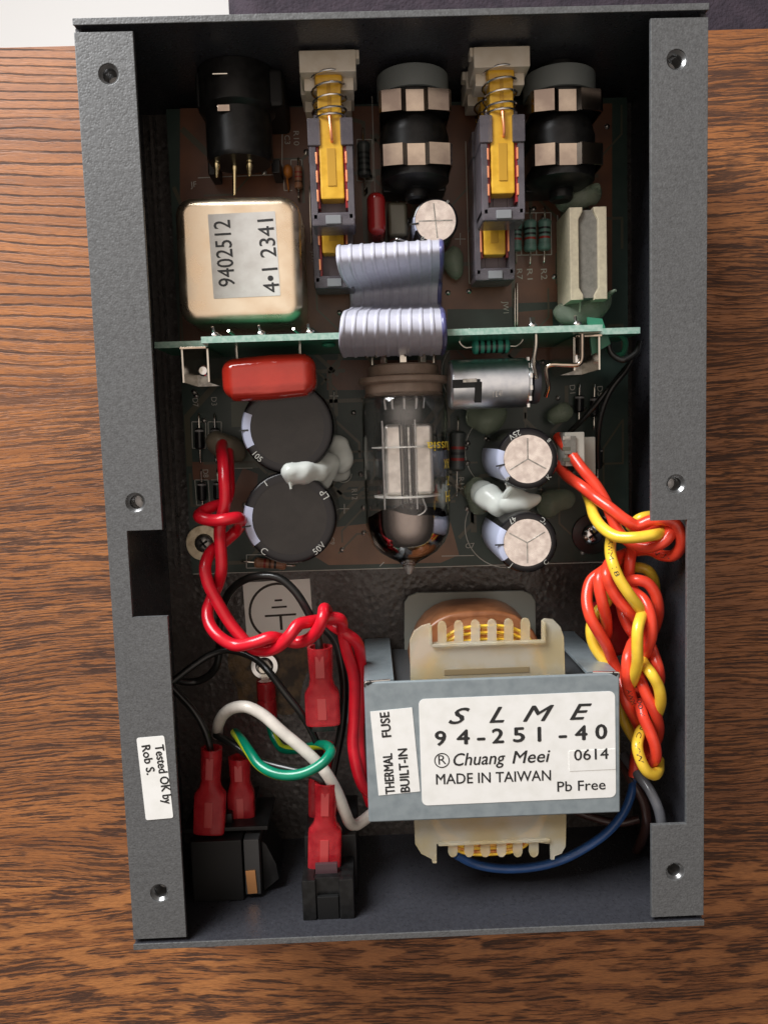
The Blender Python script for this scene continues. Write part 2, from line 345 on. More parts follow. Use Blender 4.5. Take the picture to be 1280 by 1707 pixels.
def spline(pts, k=8):
    pts = [Vector(p) for p in pts]; q = [pts[0] * 2 - pts[1]] + pts + [pts[-1] * 2 - pts[-2]]; out = []
    for i in range(1, len(q) - 2):
        a, b, c, d = q[i - 1:i + 3]
        # centripetal-like tangents keep uneven spacing from overshooting
        l1 = max((b - a).length, 1e-4) ** 0.5; l2 = max((c - b).length, 1e-4) ** 0.5; l3 = max((d - c).length, 1e-4) ** 0.5
        m1 = (c - b + l2 * ((b - a) / l1 - (c - a) / (l1 + l2))); m2 = (c - b + l2 * ((d - c) / l3 - (d - b) / (l2 + l3)))
        for j in range(k):
            t = j / k; t2 = t * t; t3 = t2 * t
            out.append(b * (2 * t3 - 3 * t2 + 1) + m1 * (t3 - 2 * t2 + t) + c * (-2 * t3 + 3 * t2) + m2 * (t3 - t2))
    out.append(pts[-1]); return out
def wire(pts, r, m, label, name='wire', group=None, cat='wire', n=12, k=8):
    return solo(name, MB().tube(spline([P(*p) for p in pts], k), r, n), m, label, cat, group, 60)

_cap = {}
def glyphs(s, bold=0.0, shear=0.0, space=1.0):
    cu = bpy.data.curves.new('t', 'FONT'); cu.body = s; cu.size = 1; cu.offset = 0; cu.shear = shear; cu.space_character = space
    cu.resolution_u = 3; cu.fill_mode = 'FRONT' if hasattr(cu, 'fill_mode') else cu.fill_mode
    o = bpy.data.objects.new('t', cu); me = o.to_mesh()
    vs = [v.co.copy() for v in me.vertices]; fs = [tuple(p.vertices) for p in me.polygons]
    o.to_mesh_clear(); bpy.data.objects.remove(o); bpy.data.curves.remove(cu); return vs, fs
def text_mb(s, A, B, h, up, lift=0.004, bold=0.0, shear=0.0, space=1.0, hcap=None):
    """text stretched between A and B (baseline ends), cap height h (cm), facing 'up'"""
    vs, fs = glyphs(s, bold, shear, space)
    if 'H' not in _cap: _cap['H'] = max(v.y for v in glyphs('H')[0])
    x0 = min(v.x for v in vs); x1 = max(v.x for v in vs)
    X = B - A; L = X.length; X.normalize(); up = Vector(up).normalized(); Y = up.cross(X)
    sx = L / (x1 - x0); sy = h / _cap['H']
    mb = MB()      # heavier strokes: the same print laid again a hair to each side
    sh = [(0, 0)] if bold <= 0 else [(0, 0), (bold, 0), (-bold, 0), (0, bold * .7), (0, -bold * .7)]
    for k_, (ox, oy) in enumerate(sh):
        mb.add([A + X * ((v.x - x0 + ox * sy / sx) * sx) + Y * ((v.y + oy) * sy) + up * (lift + .0006 * k_) for v in vs], fs)
    return mb
def lettering(parent, s, a, b, hpx, z, m='ink', lift=0.004, **k):
    A = P(a[0], a[1], z); B = P(b[0], b[1], z); h = hpx / PX(z, *a)
    return part('lettering', text_mb(s, A, B, h, (0, 0, 1), lift, **k), m, parent, smooth=False)

def rrect(w_, h, r, n=5, cx=0, cy=0):
    out = []
    for (sx, sy, a0) in ((1, 1, 0), (-1, 1, 90), (-1, -1, 180), (1, -1, 270)):
        for i in range(n + 1):
            a = R(a0 + 90 * i / n); out.append((cx + sx * (w_ / 2 - r) + r * math.cos(a), cy + sy * (h / 2 - r) + r * math.sin(a)))
    return out
def circ(cx, cy, r, n=24): return [(cx + r * math.cos(2 * math.pi * i / n), cy + r * math.sin(2 * math.pi * i / n)) for i in range(n)]
def frame4(tl, tr, br, bl, z):
    a, b, c, d = P(*tl, z), P(*tr, z), P(*br, z), P(*bl, z)
    ctr = (a + b + c + d) / 4; X = ((b - a) + (c - d)).normalized(); Y = Vector((0, 0, 1)).cross(X)
    W_ = ((b - a).length + (c - d).length) / 2; H_ = ((a - d).length + (b - c).length) / 2
    mt = Matrix((X, Y, Vector((0, 0, 1)))).transposed().to_4x4(); mt.translation = ctr
    return mt, W_, H_
def sticker(parent, tl, tr, br, bl, z, r, m, label, th=0.012):
    mt, W_, H_ = frame4(tl, tr, br, bl, z)
    return part('sticker', MB().plate(rrect(W_, H_, r), [], 0.0, th, mt), m, parent, label)
def blob(parts, m, label, name='glue_blob', cat='glue', group='blobs of hot glue on the circuit board'):
    """lump of hot glue: spheres fused by a voxel remesh; parts = (px,py,z,r)"""
    mb = MB()
    for (px, py, z, r) in parts: mb.sphere(P(px, py, z), r * 1.12, 2, (1, 1, 0.9))
    me = bpy.data.meshes.new('b'); me.from_pydata(mb.v, [], mb.f); o = bpy.data.objects.new('b', me); COL.objects.link(o)
    md = o.modifiers.new('r', 'REMESH'); md.mode = 'VOXEL'; md.voxel_size = 0.07
    sm = o.modifiers.new('s', 'SMOOTH'); sm.iterations = 14; sm.factor = 0.7
    ev = o.evaluated_get(bpy.context.evaluated_depsgraph_get()); em = ev.to_mesh()
    out = MB()
    out.add([v.co + noise.noise_vector(v.co * 1.8) * 0.07 + noise.noise_vector(v.co * 5.0) * 0.012 for v in em.vertices], [tuple(p.vertices) for p in em.polygons])
    ev.to_mesh_clear(); bpy.data.objects.remove(o); bpy.data.meshes.remove(me)
    return solo(name, out, m, label, cat, group, 80)
# ================= the setting: table, floor =================
H = 4.84; WX = 6.8; LY = 10.476
def slab(x0, x1, y0, y1, z0, z1, bev=0.0): return MB().box(((x0 + x1) / 2, (y0 + y1) / 2, (z0 + z1) / 2), (x1 - x0, y1 - y0, z1 - z0), None, bev)
table = bpy.data.objects.new('table_top', None); COL.objects.link(table); table['kind'] = 'structure'; WL['table_top'] = Vector((0, 0, 0))
edges = [-30.0, -11.62, 12.26]
for i, (sd, rf, fk, tn) in enumerate(((3.0, 1.25, 1.0, 1.0), (12.0, 3.9, 0.12, 1.0))):
    part('plank', slab(-40, 40, edges[i], edges[i + 1] - 0.006, -2.4, 0, 0.01), wood('oak', sd, rf, fk, tn), table)
fl = part('floor', slab(-260, 260, -200, 300, -72, -70), 'floor'); fl['kind'] = 'structure'
# dark upholstered seat beyond the table edge
mb = MB(); c0 = P(372, 2, -6); mb.box((c0.x + 24, 12.9 + 15, -13), (48, 30, 14), None, 1.2, 4)
st = thing('seat_cushion', 'dark purplish fabric seat pushed up against the far edge of the oak table', 'seat', (c0.x + 24, 28, -70))
part('cushion', mb, 'fabric', st)
for sx in (2.5, 45.5):
    for yy in (16, 40): part('leg', MB().cyl((c0.x + sx, yy, -70), (c0.x + sx, yy, -19), 1.6, 12), 'black_dull', st)

# ================= the metal enclosure =================
box = thing('metal_enclosure', 'open dark grey hammered metal box lying on the oak table', 'enclosure', (0, 0, 0))
T = 0.13
part('base_panel', slab(-WX, WX, -LY + T, LY - T, 0.02, 0.15), 'powder_floor', box)
for s in (-1, 1):
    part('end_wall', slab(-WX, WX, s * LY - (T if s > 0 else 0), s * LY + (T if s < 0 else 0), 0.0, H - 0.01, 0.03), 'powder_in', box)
for s in (-1, 1):
    part('wall_rim', slab(-WX - .004, WX + .004, s * LY - (T + .004 if s > 0 else .01), s * LY + (T + .004 if s < 0 else .01), H - 0.008, H + 0.03, 0.015), 'powder', box)
# side walls carry the two folded flanges with screw holes and a notch each
cutL = (-0.50, -2.48, -6.34); cutR = (-0.68, -7.93, 6.37)
for s, cut in ((-1, cutL), (1, cutR)):
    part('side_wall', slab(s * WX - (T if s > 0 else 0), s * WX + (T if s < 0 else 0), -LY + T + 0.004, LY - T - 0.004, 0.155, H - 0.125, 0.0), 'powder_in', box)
    y0, y1 = -LY + 0.24, LY - 0.26; xi = s * 5.545; xo = s * WX
    if s < 0: outer = [(xo, y0), (xi, y0), (xi, cut[1]), (cut[2], cut[1]), (cut[2], cut[0]), (xi, cut[0]), (xi, y1), (xo, y1)]
    else: outer = [(xo, y0), (xo, y1), (xi, y1), (xi, cut[0]), (cut[2], cut[0]), (cut[2], cut[1]), (xi, cut[1]), (xi, y0)]
    hx = -6.115 if s < 0 else 6.11
    hy = (9.35, 0.14, -9.11)
    fo = part('flange', MB().plate(outer, [circ(hx, y, 0.215) for y in hy], H - 0.12, H, bev=0.022), 'powder', box)
    for y in hy:
        part('threaded_insert', MB().lathe((hx, y, H - 0.004), (0, 0, -1), [(0.222, 0.03), (0.212, 0.03), (0.20, 0.04), (0.152, 0.09), (0.162, 0.12), (0.15, .15), (0.16, .18), (0.148, .21), (0.158, .24), (0.15, .5), (0.01, .52)], 28, cap0=False, cap1=False), 'thread', fo)
    part('side_rail', slab(s * 6.35 - .04, s * 6.35 + .04, -2.3, LY - 0.3, 0.152, 0.55), 'powder_floor', box)
# test sticker on the left flange
sk = sticker(box, (227, 1230), (274, 1227), (289, 1363), (244, 1368), H, 0.05, 'label', 'white test sticker lettered in black')
lettering(sk, 'Tested OK by', (258, 1243), (273, 1341), 14.5, H + .012, bold=0.028)
lettering(sk, 'Rob S.', (236, 1244), (245, 1292), 14, H + .012, bold=0.028)

# ================= main circuit board =================
Z = 1.10
bd = thing('circuit_board', 'large brown and green circuit board lying on the box floor under the parts', 'circuit board', (0.2, 4, 0.15))
part('board', slab(-5.8, 6.25, -2.17, 10.1, Z - 0.16, Z), 'board', bd)
for (x, y) in ((-5.35, -1.4), (5.6, -1.25), (-5.3, 9.7), (5.8, 9.7)):
    part('standoff', MB().cyl((x, y, 0.15), (x, y, Z - 0.16), 0.3, 16), 'steel', bd)
def pour(pts, m='copper_pour'):
    q = [P(x, y, Z) for x, y in pts]
    part('copper_area', MB().plate([(v.x, v.y) for v in q], [], Z + .0005, Z + .004), m, bd)
pour([(300, 180), (1020, 172), (1020, 500), (860, 505), (845, 515), (745, 515), (745, 560), (540, 560), (520, 545), (505, 560), (300, 570)])
pour([(745, 548), (860, 545), (862, 520), (920, 515), (925, 600), (745, 600)])
pour([(545, 600), (735, 600), (735, 640), (600, 650), (545, 650)])
pour([(548, 880), (620, 872), (750, 868), (765, 925), (735, 938), (548, 942), (520, 925)], 'copper_light')
pour([(378, 840), (405, 780), (430, 790), (425, 870), (400, 890), (380, 880)])
pour([(320, 770), (365, 770), (365, 800), (322, 800)])
for y_ in (690, 760): pour([(385, y_ - 20), (430, y_ - 22), (430, y_ + 20), (386, y_ + 22)], mat('light_mask', (0.10, 0.115, 0.085), 0.4) if y_ == 690 else bpy.data.materials['light_mask'])
# etched tracks and pads seen through the mask, one print
tr_ = MB(); rnd = random.Random(4)
def track(pts, wd):
    for k_, (a_, b_) in enumerate(zip(pts, pts[1:])):
        d = (b_ - a_).normalized(); n_ = Vector((-d.y, d.x, 0)) * wd / 2; up = Vector((0, 0, 0.0052 + .0003 * (k_ % 2)))
        tr_.add([a_ - n_ + up - d * wd * .3, b_ - n_ + up + d * wd * .3, b_ + n_ + up + d * wd * .3, a_ + n_ + up - d * wd * .3], [(0, 1, 2, 3)])
for i_ in range(80):
    x_ = rnd.uniform(-5.5, 5.7); y_ = rnd.uniform(-1.9, 9.4); p_ = Vector((x_, y_, Z)); q_ = [p_]
    a_ = rnd.choice((0, 90, 180, 270)); wd = rnd.choice((.05, .07, .10, .16))
    for s_ in range(rnd.randint(2, 4)):
        p_ = p_ + Vector((math.cos(R(a_)), math.sin(R(a_)), 0)) * rnd.uniform(.3, 1.4)
        p_ = Vector((min(max(p_.x, -5.7), 6.1), min(max(p_.y, -2.0), 9.9), Z)); a_ += rnd.choice((-45, 45))
        if (p_ - q_[-1]).length > .05: q_.append(p_)
    if len(q_) > 1: track(q_, wd)
o_ = part('track_pattern', tr_, mat('mask_track', (0.075, 0.070, 0.045), 0.32), bd, smooth=False); o_['kind'] = 'stuff'
pd = MB()
for i_ in range(110):
    x_ = rnd.uniform(-5.5, 6.0); y_ = rnd.uniform(-2.0, 9.8); pd.lathe((x_, y_, Z + .004), (0, 0, 1), [(.075, 0), (.075, .008), (.05, .03), (.02, .05)], 8)
o_ = part('solder_pads', pd, 'steel', bd); o_['kind'] = 'stuff'; o_.name = 'solder_dots'
# silkscreen: outlines and designators, one print
sm_ = MB()
def sline(pts, wd=0.022, z=Z):
    q = [P(x, y, z) for x, y in pts]
    for a, b in zip(q, q[1:]):
        d = (b - a).normalized(); n_ = Vector((-d.y, d.x, 0)) * wd / 2; up = Vector((0, 0, 0.006))
        sm_.add([a - n_ + up, b - n_ + up, b + n_ + up, a + n_ + up], [(0, 1, 2, 3)])
def sarc(cx, cy, r, a0, a1): sline([(cx + r * math.cos(R(a)), cy + r * math.sin(R(a))) for a in range(a0, a1 + 1, 8)])
for q in ([(525, 372), (534, 481), (560, 481)], [(518, 200), (524, 350)], [(620, 160), (625, 323), (662, 322), (662, 338), (690, 338)],
          [(595, 232), (595, 301), (622, 301), (620, 232), (595, 232)], [(776, 235), (782, 472), (845, 471), (845, 462)],
          [(840, 355), (918, 354), (919, 424), (860, 425)], [(868, 355), (869, 425)], [(893, 355), (894, 425)], [(929, 358), (932, 505)],
          [(872, 316), (900, 315), (901, 332), (918, 331)], [(455, 166), (471, 166), (471, 207), (456, 207)], [(471, 166), (470, 290), (330, 296)], [(450, 172), (471, 171)],
          [(485, 275), (485, 266), (503, 266), (503, 275)], [(473, 300), (474, 317), (487, 317)], [(320, 703), (343, 703), (343, 747), (321, 747), (320, 703)],
          [(347, 703), (369, 703), (369, 747), (348, 747), (347, 703)], [(325, 800), (347, 800), (350, 842), (328, 842), (325, 800)], [(352, 800), (372, 800), (374, 840), (353, 842)],
          [(411, 947), (411, 925), (470, 924)], [(411, 947), (476, 946)], [(322, 957), (1008, 937)], [(382, 781), (421, 780)], [(736, 927), (790, 926)],
          [(550, 660), (564, 660)], [(557, 653), (557, 667)], [(566, 848), (582, 848)], [(574, 840), (574, 856)], [(758, 398), (776, 398)], [(767, 388), (767, 408)], [(633, 944), (640, 937)]):
    sline(q)
sarc(843, 752, 68, 90, 260); sarc(843, 878, 68, 90, 262); sarc(802, 622, 66, 80, 300); sarc(572, 790, 14, 0, 180); sarc(806, 690, 60, 270, 330)
part('silkscreen_outline', sm_, 'silk', bd, smooth=False)
for s_, a, b, h in (('R2', (901, 448), (902, 466), 10), ('R1', (878, 448), (879, 466), 9), ('R7', (861, 448), (862, 466), 9), ('JW1', (838, 502), (839, 522), 9), ('R10', (489, 218), (490, 242), 9),
                    ('C3', (474, 225), (475, 240), 9), ('D7', (321, 664), (322, 678), 9), ('D3', (352, 662), (353, 676), 9), ('D8', (338, 783), (339, 796), 9), ('R12', (586, 815), (587, 833), 9),
                    ('R13', (764, 796), (765, 816), 9), ('C7', (776, 914), (791, 913), 8), ('D1', (949, 642), (950, 656), 9), ('D5', (995, 644), (996, 660), 9), ('D6', (990, 752), (991, 766), 9),
                    ('J3', (640, 333), (650, 333), 9), ('C9', (549, 896), (550, 908), 8), ('JW7', (519, 418), (520, 438), 8), ('JF', (318, 312), (328, 311), 9)):
    lettering(bd, s_, a, b, h, Z, 'silk', 0.006)
for a, b in (((519, 305), (525, 418)), ((516, 312), (519, 405)), ((862, 472), (862, 542)), ((858, 480), (858, 545))):
    part('jumper_wire', MB().tube(spline([P(*a, Z), P(*a, Z + .06), P(*b, Z + .06), P(*b, Z)], 4), 0.022, 8), 'tin', bd)

# ================= screws =================
def screw(px, py, z, rw, wm, label, cap):
    c = P(px, py, z); t = thing('screw', label, 'screw', c, None)
    part('washer', MB().lathe(c, (0, 0, 1), [(rw * .52, 0), (rw, 0), (rw, .05), (rw * .97, .07), (rw * .52, .07), (rw * .52, 0)], 36, cap0=False, cap1=False), wm, t)
    r = rw * .50
    hd = part('head', MB().lathe(c + Vector((0, 0, .02)), (0, 0, 1), [(r, 0), (r, .08), (r * .85, .15), (r * .5, .19), (0.001, .20)], 30), cap, t)
    for a in (35, 125):
        part('slot', MB().box(c + Vector((0, 0, .205)), (r * 1.1, r * .26, .03), Matrix.Rotation(R(a), 3, 'Z'), .01), 'hole', hd)
screw(341, 905, Z, .50, 'washer', 'steel screw with a broad brass-coloured washer at the left edge of the circuit board', 'steel')
screw(986, 890, Z, .56, 'blacksteel', 'cross-head screw with a black washer at the lower right corner of the board', 'chrome')

# ================= XLR socket =================
x = thing('audio_socket', 'round black three-pin socket with gold pins at the top left of the box', 'socket', (P(385, 130, 2.6).x, 9.3, 1.1))
X0 = P(388, 180, 3.3).x; yb = LY - T; xe = yb - P(388, 256, 3.1).y
part('body', MB().lathe((X0, yb - .02, 2.45), (0, -1, 0), [(.94, 0), (.94, .9), (.88, .95), (.80, 1.0), (.80, xe - .1), (.74, xe), (.2, xe)], 48), 'black', x)
part('mounting_plate', MB().box((X0 + .1, yb - .5, 1.85), (2.1, .9, 2.0), None, .12), 'black_dull', x)
part('latch', MB().box((X0 - .22, yb - 1.12, 3.26), (.30, .16, .05), None, .02), 'strap', x)
part('release_tab', MB().box((X0 - .24, yb - .42, 3.4), (.36, .05, .08), None, .02), 'tin', x)
for px_, y0_, y1_, z_ in ((361, 258, 292, 2.7), (391, 262, 322, 2.4), (416, 258, 290, 2.7)):
    a = P(px_, y0_, z_); b = P(px_, y1_, z_ - .15)
    part('pin', MB().lathe(a, b - a, [(.085, -.15), (.085, .12), (.065, .15), (.085, .2), (.075, .3), (.055, .33), (.05, (b - a).length), (.02, (b - a).length + .05)], 14), 'gold', x)
for dx in (-.8, .8): part('lug', MB().box((X0 + dx, yb - xe + .1, 1.45), (.22, .35, .9), None, .04), 'black', x)

# ================= jack sockets =================
def jack(pxc, pxs, lab, flip):
    Xc = P(pxc, 200, 2.9).x; zc = 2.25; y1 = yb - .02
    t = thing('jack_socket', lab, 'socket', (Xc, 8.0, Z), 'jack sockets on the back wall')
    part('washer', MB().lathe((Xc, P(pxc, 103, 3.1).y, zc), (0, -1, 0), [(.86, 0), (.88, .02), (.88, .50), (.84, .52)], 44), 'lilac' if False else mat('grey_green_washer', (0.17, 0.19, 0.185), .4), t)
    part('bushing', MB().cyl((Xc, y1, zc), (Xc, y1 - .9, zc), .6, 30), 'black', t)
    ya = P(pxc, 138, 3.1).y; yz = P(pxc, 305, 2.9).y
    mb = MB().lathe((Xc, ya, zc), (0, -1, 0), [(.80, 0), (.86, .08), (.86, .45), (.72, .55), (.78, .7), (.86, 1.0), (.84, 1.45), (.74, 1.55), (.74, ya - yz - .7), (.86, ya - yz - .55), (.84, ya - yz - .2), (.5, ya - yz)], 40)
    part('body', mb, 'black', t)
    part('base', MB().box((Xc, (ya + yz) / 2, 1.5), (1.62, ya - yz - .2, .8), None, .06), 'black', t)
    part('end_boss', MB().lathe((Xc + .02, yz + .1, zc), (0, -1, 0), [(.30, 0), (.30, .28), (.24, .34)], 24), 'black', t)
    for k, (pa, pb) in enumerate(((150, 186), (240, 276))):
        a = P(pxc, pa, 3.05).y; b = P(pxc, pb, 3.05).y; m_ = (a + b) / 2; wy = a - b
        mb = MB()                                      # folded spring: two side leaves and a dished middle
        prof = [(-.86, -.55), (-.84, .06), (-.60, .30), (-.34, .66), (-.26, .58), (.24, .56), (.32, .68), (.60, .34), (.84, .06), (.86, -.55)]
        prof = [(px_, pz_ + .20 if abs(px_) < .86 else pz_) for px_, pz_ in prof]
        prof = [(-.86, -.6), (-.86, .80), (-.80, .86), (-.34, .95), (-.22, .88), (.20, .87), (.30, .95), (.80, .84), (.86, .78), (.86, -.6)]
        n_ = len(prof); vs = []
        for th in (0, .05):
            for yy in (m_ - wy / 2, m_ + wy / 2):
                for (qx, qz) in prof: vs.append((Xc + qx * (1 - th * .6), yy, zc + qz - th))
        fs = []
        for i in range(n_ - 1):
            fs += [(i, i + 1, n_ + i + 1, n_ + i), (2 * n_ + i, 3 * n_ + i, 3 * n_ + i + 1, 2 * n_ + i + 1), (i, 2 * n_ + i, 2 * n_ + i + 1, i + 1), (n_ + i, n_ + i + 1, 3 * n_ + i + 1, 3 * n_ + i)]
        mb.add(vs, fs); part('contact_spring', mb, 'strap', t, ang=20)
    for k in range(3): part('terminal', MB().box((Xc - .5 + .5 * k, yz + .3, 1.25), (.08, .14, .5)), 'tin', t)
jack(692, 0, 'left black jack socket with two folded metal springs, between the yellow switches', 0)
jack(943, 0, 'right black jack socket with two folded metal springs, near the right flange', 1)

# ================= push switches =================
def coil(c, axis_len, r, turns, wr=.026, r2=None):
    pts = []
    n_ = int(turns * 16)
    for i in range(n_ + 1):
        t_ = i / n_; a = 2 * math.pi * turns * t_ + .6
        s_ = t_ if t_ < .7 else .7 + (t_ - .7) * .5
        rr = r + ((r2 or r) - r) * t_
        pts.append(c + Vector((math.cos(a) * rr, -axis_len * s_, math.sin(a) * rr)))
    return MB().tube(pts, wr, 6)
def pswitch(px_t, tz, top, lab, deck, slot):
    """one deck: white button block, yellow slider in a lilac frame, contacts, spring.  px_t: centre px at its far end"""
    Xc = P(px_t[0], px_t[1], tz).x
    t = thing('push_switch', lab, 'switch', (Xc, P(px_t[0], px_t[1], tz).y, Z), 'push switches in two stacks at the back wall')
    Y = lambda py: P(px_t[0], py, tz).y
    # button block
    hb = 1.05
    b0, b1 = Y(top['b0']), Y(top['b1'])
    part('button', MB().box((Xc + top.get('bx', 0), (b0 + b1) / 2, tz - hb / 2 + .12), (1.30, b0 - b1, hb), None, .03).box((Xc + top.get('bx', 0), b0 - .1 + .4, tz - hb / 2), (.8, .9, .8), None, .03), 'ivory', t)
    part('button_lip', MB().box((Xc + top.get('bx', 0) + slot * .68, b0 - .08, tz - .1), (.10, .2, .3), None, .02), 'ivory', t)
    part('button_rear', MB().box((Xc + top.get('bx', 0), b1 - .12, tz - .32 - .2), (1.16, .30, .62), None, .03), 'ivory', t)
    # frame: tray with open top
    f0, f1 = Y(top['f0']), Y(top['f1']); w_ = 1.02; hh = .95
    L = f0 - f1
    mb = MB()
    mb.box((Xc, f1 + .16, tz - hh / 2), (w_, .32, hh), None, .06)
    for s in (-1, 1):
        mb.box((Xc + s * (w_ / 2 - .08), (f1 + .1 + f0 - .62) / 2, tz - hh / 2), (.16, L - .80, hh), None, .03)
        mb.box((Xc + s * (w_ / 2 - .13), f0 - .36, tz - hh / 2 + .04), (.30, .62, hh), None, .03)
        mb.box((Xc + s * (w_ / 2 - .20), f0 - .03, tz - hh / 2 + .0), (.14, .20, hh * .8), None, .03)
    mb.box((Xc, (f0 + f1) / 2, tz - hh + .06), (w_ - .1, L - .2, .12))
    part('frame', mb, 'lilac', t)
    part('tray_floor', MB().box((Xc, f1 + .60, tz - .42), (w_ - .32, .70, .06), None, .01).box((Xc - .17, f1 + .60, tz - .38), (.03, .7, .05)).box((Xc + .17, f1 + .60, tz - .38), (.03, .7, .05)), 'lilac_shade', t)
    part('end_notch', MB().box((Xc, f1 + .14, tz + .01), (.36, .20, .05), None, .02), mat('pale_notch', (.20, .21, .22), .3) if 'pale_notch' not in bpy.data.materials else bpy.data.materials['pale_notch'], t)
    # slider
    s0, s1 = b1 + .12, Y(top['s1']); sw = .56
    sl = MB().box((Xc, (s0 + s1) / 2, tz - .27), (sw, s0 - s1, .5), None, .05)
    sl.box((Xc, Y(top['b1'] + 8) + .02, tz - .25), (.66, .35, .5), None, .12)
    sl = part('slider', sl, 'yellow', t)
    part('groove_shade', MB().box((Xc, s0 - .62, tz - .02), (.085, .75, .035), None, .01), 'yellow_shade', sl)  # darker strips laid on the slider paint the shade of its hollows
    part('recess_shade', MB().box((Xc, s1 + .72, tz - .018), (.20, .85, .035), None, .01), 'yellow_shade', sl)
    hk = part('hook_wire', MB().tube(spline([(Xc, s0 - 1.0, tz + .03), (Xc, s0 - 1.1, tz + .06), (Xc + .03, s0 - 1.55, tz + .06), (Xc + .03, s0 - 1.62, tz - .05)], 5), .035, 8), 'contact', t)
    # contacts
    red = MB(); ys = top['c']
    for s in (-1, 1): red.box((Xc + s * .335, Y((ys[0] + ys[-1]) / 2), tz - .22), (.085, abs(Y(ys[0]) - Y(ys[-1])) + .55, .30), None, .01)
    part('insert', red, 'red_clear', t)
    for s in (-1, 1):
        for yy in ys: part('contact', MB().box((Xc + s * .345, Y(yy), tz - .055), (.05, .27, .12), None, .015), 'contact', t)
    part('spring', coil(Vector((Xc, Y(top['b1']) + .08, tz - .27)), 1.22, .42, 4.6, .028, .36), 'chrome', t)
    for s in (-1, 1):
        for k in range(5): part('pin', MB().box((Xc + s * .35, f1 + .45 + k * .48, (Z + tz - hh) / 2), (.05, .07, max(.1, tz - hh - Z))), 'tin', t)
zt = 3.55; zl = 2.28
pswitch((552, 260), zt, dict(b0=86, b1=123, f0=192, f1=376, s1=331, c=(262, 293, 325)), 'upper left push switch with a clean yellow slider and open coil spring', 0, 1)
pswitch((556, 430), zl, dict(b0=128, b1=160, f0=225, f1=480, s1=421, c=(290, 335, 398, 440)), 'lower left push switch showing below the upper one beside the ribbon cable', 1, 1)
pswitch((838, 260), zt, dict(b0=80, b1=115, f0=187, f1=367, s1=322, c=(255, 285, 315)), 'upper right push switch with its yellow slider beside the right jack socket', 0, -1)
pswitch((825, 430), zl, dict(b0=120, b1=150, f0=215, f1=467, s1=424, c=(280, 330, 392, 410)), 'lower right push switch standing next to three green resistors', 1, -1)

# ================= gold shielded transformer can =================
c = P(399, 430, 3.0); mt, w_, h_ = frame4((303, 335), (488, 333), (500, 525), (318, 531), 3.0)
t = thing('transformer_can', 'square brassy metal can with rounded corners and a paper number label', 'transformer', (c.x, c.y, Z))
bm = bmesh.new(); bmesh.ops.create_cube(bm, size=1.0)
for v in bm.verts: v.co = Vector((v.co.x * (w_ + .36), v.co.y * (h_ + .26), v.co.z * (3.02 - Z)))
bmesh.ops.bevel(bm, geom=[e for e in bm.edges if abs(e.verts[0].co.z - e.verts[1].co.z) > .5], offset=.42, segments=6, profile=.5, affect='EDGES')
bmesh.ops.bevel(bm, geom=[e for e in bm.edges if e.verts[0].co.z > .5 and e.verts[1].co.z > .5], offset=.26, segments=6, profile=.5, affect='EDGES')
m2 = mt.copy(); m2.translation = Vector((mt.translation.x - .07, mt.translation.y, (3.0 + Z) / 2))
mb = MB(); mb.bm(bm, m2); bm.free(); part('can', mb, 'gold_can', t, ang=50)
sk = sticker(t, (346, 357), (457, 352), (469, 492), (357, 498), 3.012, .02, 'label_grey', 'pale paper label with stamped numbers')
lettering(sk, '9402512', (392, 476), (383, 366), 27, 3.024, 'ink', bold=.006)
lettering(sk, '4\u20221 2341', (466, 486), (455, 364), 26, 3.024, 'ink', bold=.006)
# ================= small things up here =================
def axial(a, b, z, r, m, bands, label, name='resistor', cat='resistor', body=(.22, .78), lead='tin', group=None, dumb=True, bandw=.07, bulge=1.12, stand=.0):
    A = P(a[0], a[1], z); B = P(b[0], b[1], z); D = B - A; L = D.length; d = D.normalized()
    t = thing(name, label, cat, ((A + B) / 2).xy.to_3d() + Vector((0, 0, Z)), group)
    l0, l1 = body[0] * L, body[1] * L; bl = l1 - l0
    q = r * bulge if dumb else r
    e = min(bl * .16, .14)
    pr = [(r * .35, 0), (q * .8, e * .15), (q, e * .5), (q, e), (r, e * 1.5), (r, bl - e * 1.5), (q, bl - e), (q, bl - e * .5), (q * .8, bl - e * .15), (r * .35, bl)]
    part('body', MB().lathe(A + d * l0, d, pr, 20), m, t)
    for f, bm_ in bands:
        big = f < .2 or f > .8
        rr = (q if big and dumb else r) * 1.02
        part('band', MB().lathe(A + d * (l0 + bl * f - bl * bandw / 2), d, [(rr * .9, 0), (rr, .002), (rr, bl * bandw), (rr * .9, bl * bandw + .002)], 20), bm_, t)
    dz = Vector((0, 0, z - Z))
    part('lead', MB().tube(spline([A - dz, A - dz * .25, A + d * .07, A + d * (l0 + .02)], 5), .026, 8), lead, t)
    part('lead', MB().tube(spline([B - dz, B - dz * .25, B - d * .07, B - d * (L - l1 + .02)], 5), .026, 8), lead, t)
    return t
G3 = 'row of three green striped resistors'
kb = [(.30, 'band_black'), (.46, 'band_black'), (.60, 'band_red'), (.80, 'band_black')]
axial((861, 350), (860, 438), 1.32, .135, 'res_green', kb, 'leftmost green resistor of the row, half hidden behind the lower switch', group=G3)
axial((883, 345), (884, 440), 1.36, .155, 'res_green', kb, 'middle green resistor of the row between two others', group=G3)
axial((908, 344), (907, 438), 1.38, .155, 'res_green', kb, 'rightmost green resistor of the row, nearest the cream ceramic block', group=G3)
axial((605, 212), (608, 318), 1.34, .155, 'res_dark', [(.35, 'band_black'), (.5, 'band_black'), (.65, 'band_black'), (.84, 'band_black')], 'dark grey-green resistor between the left switch and the left jack socket')
axial((764, 695), (761, 828), 1.45, .19, 'res_dark', [(.42, 'band_red'), (.56, 'band_black'), (.70, 'band_red')], 'dark resistor standing right of the glass tube', body=(.17, .68))
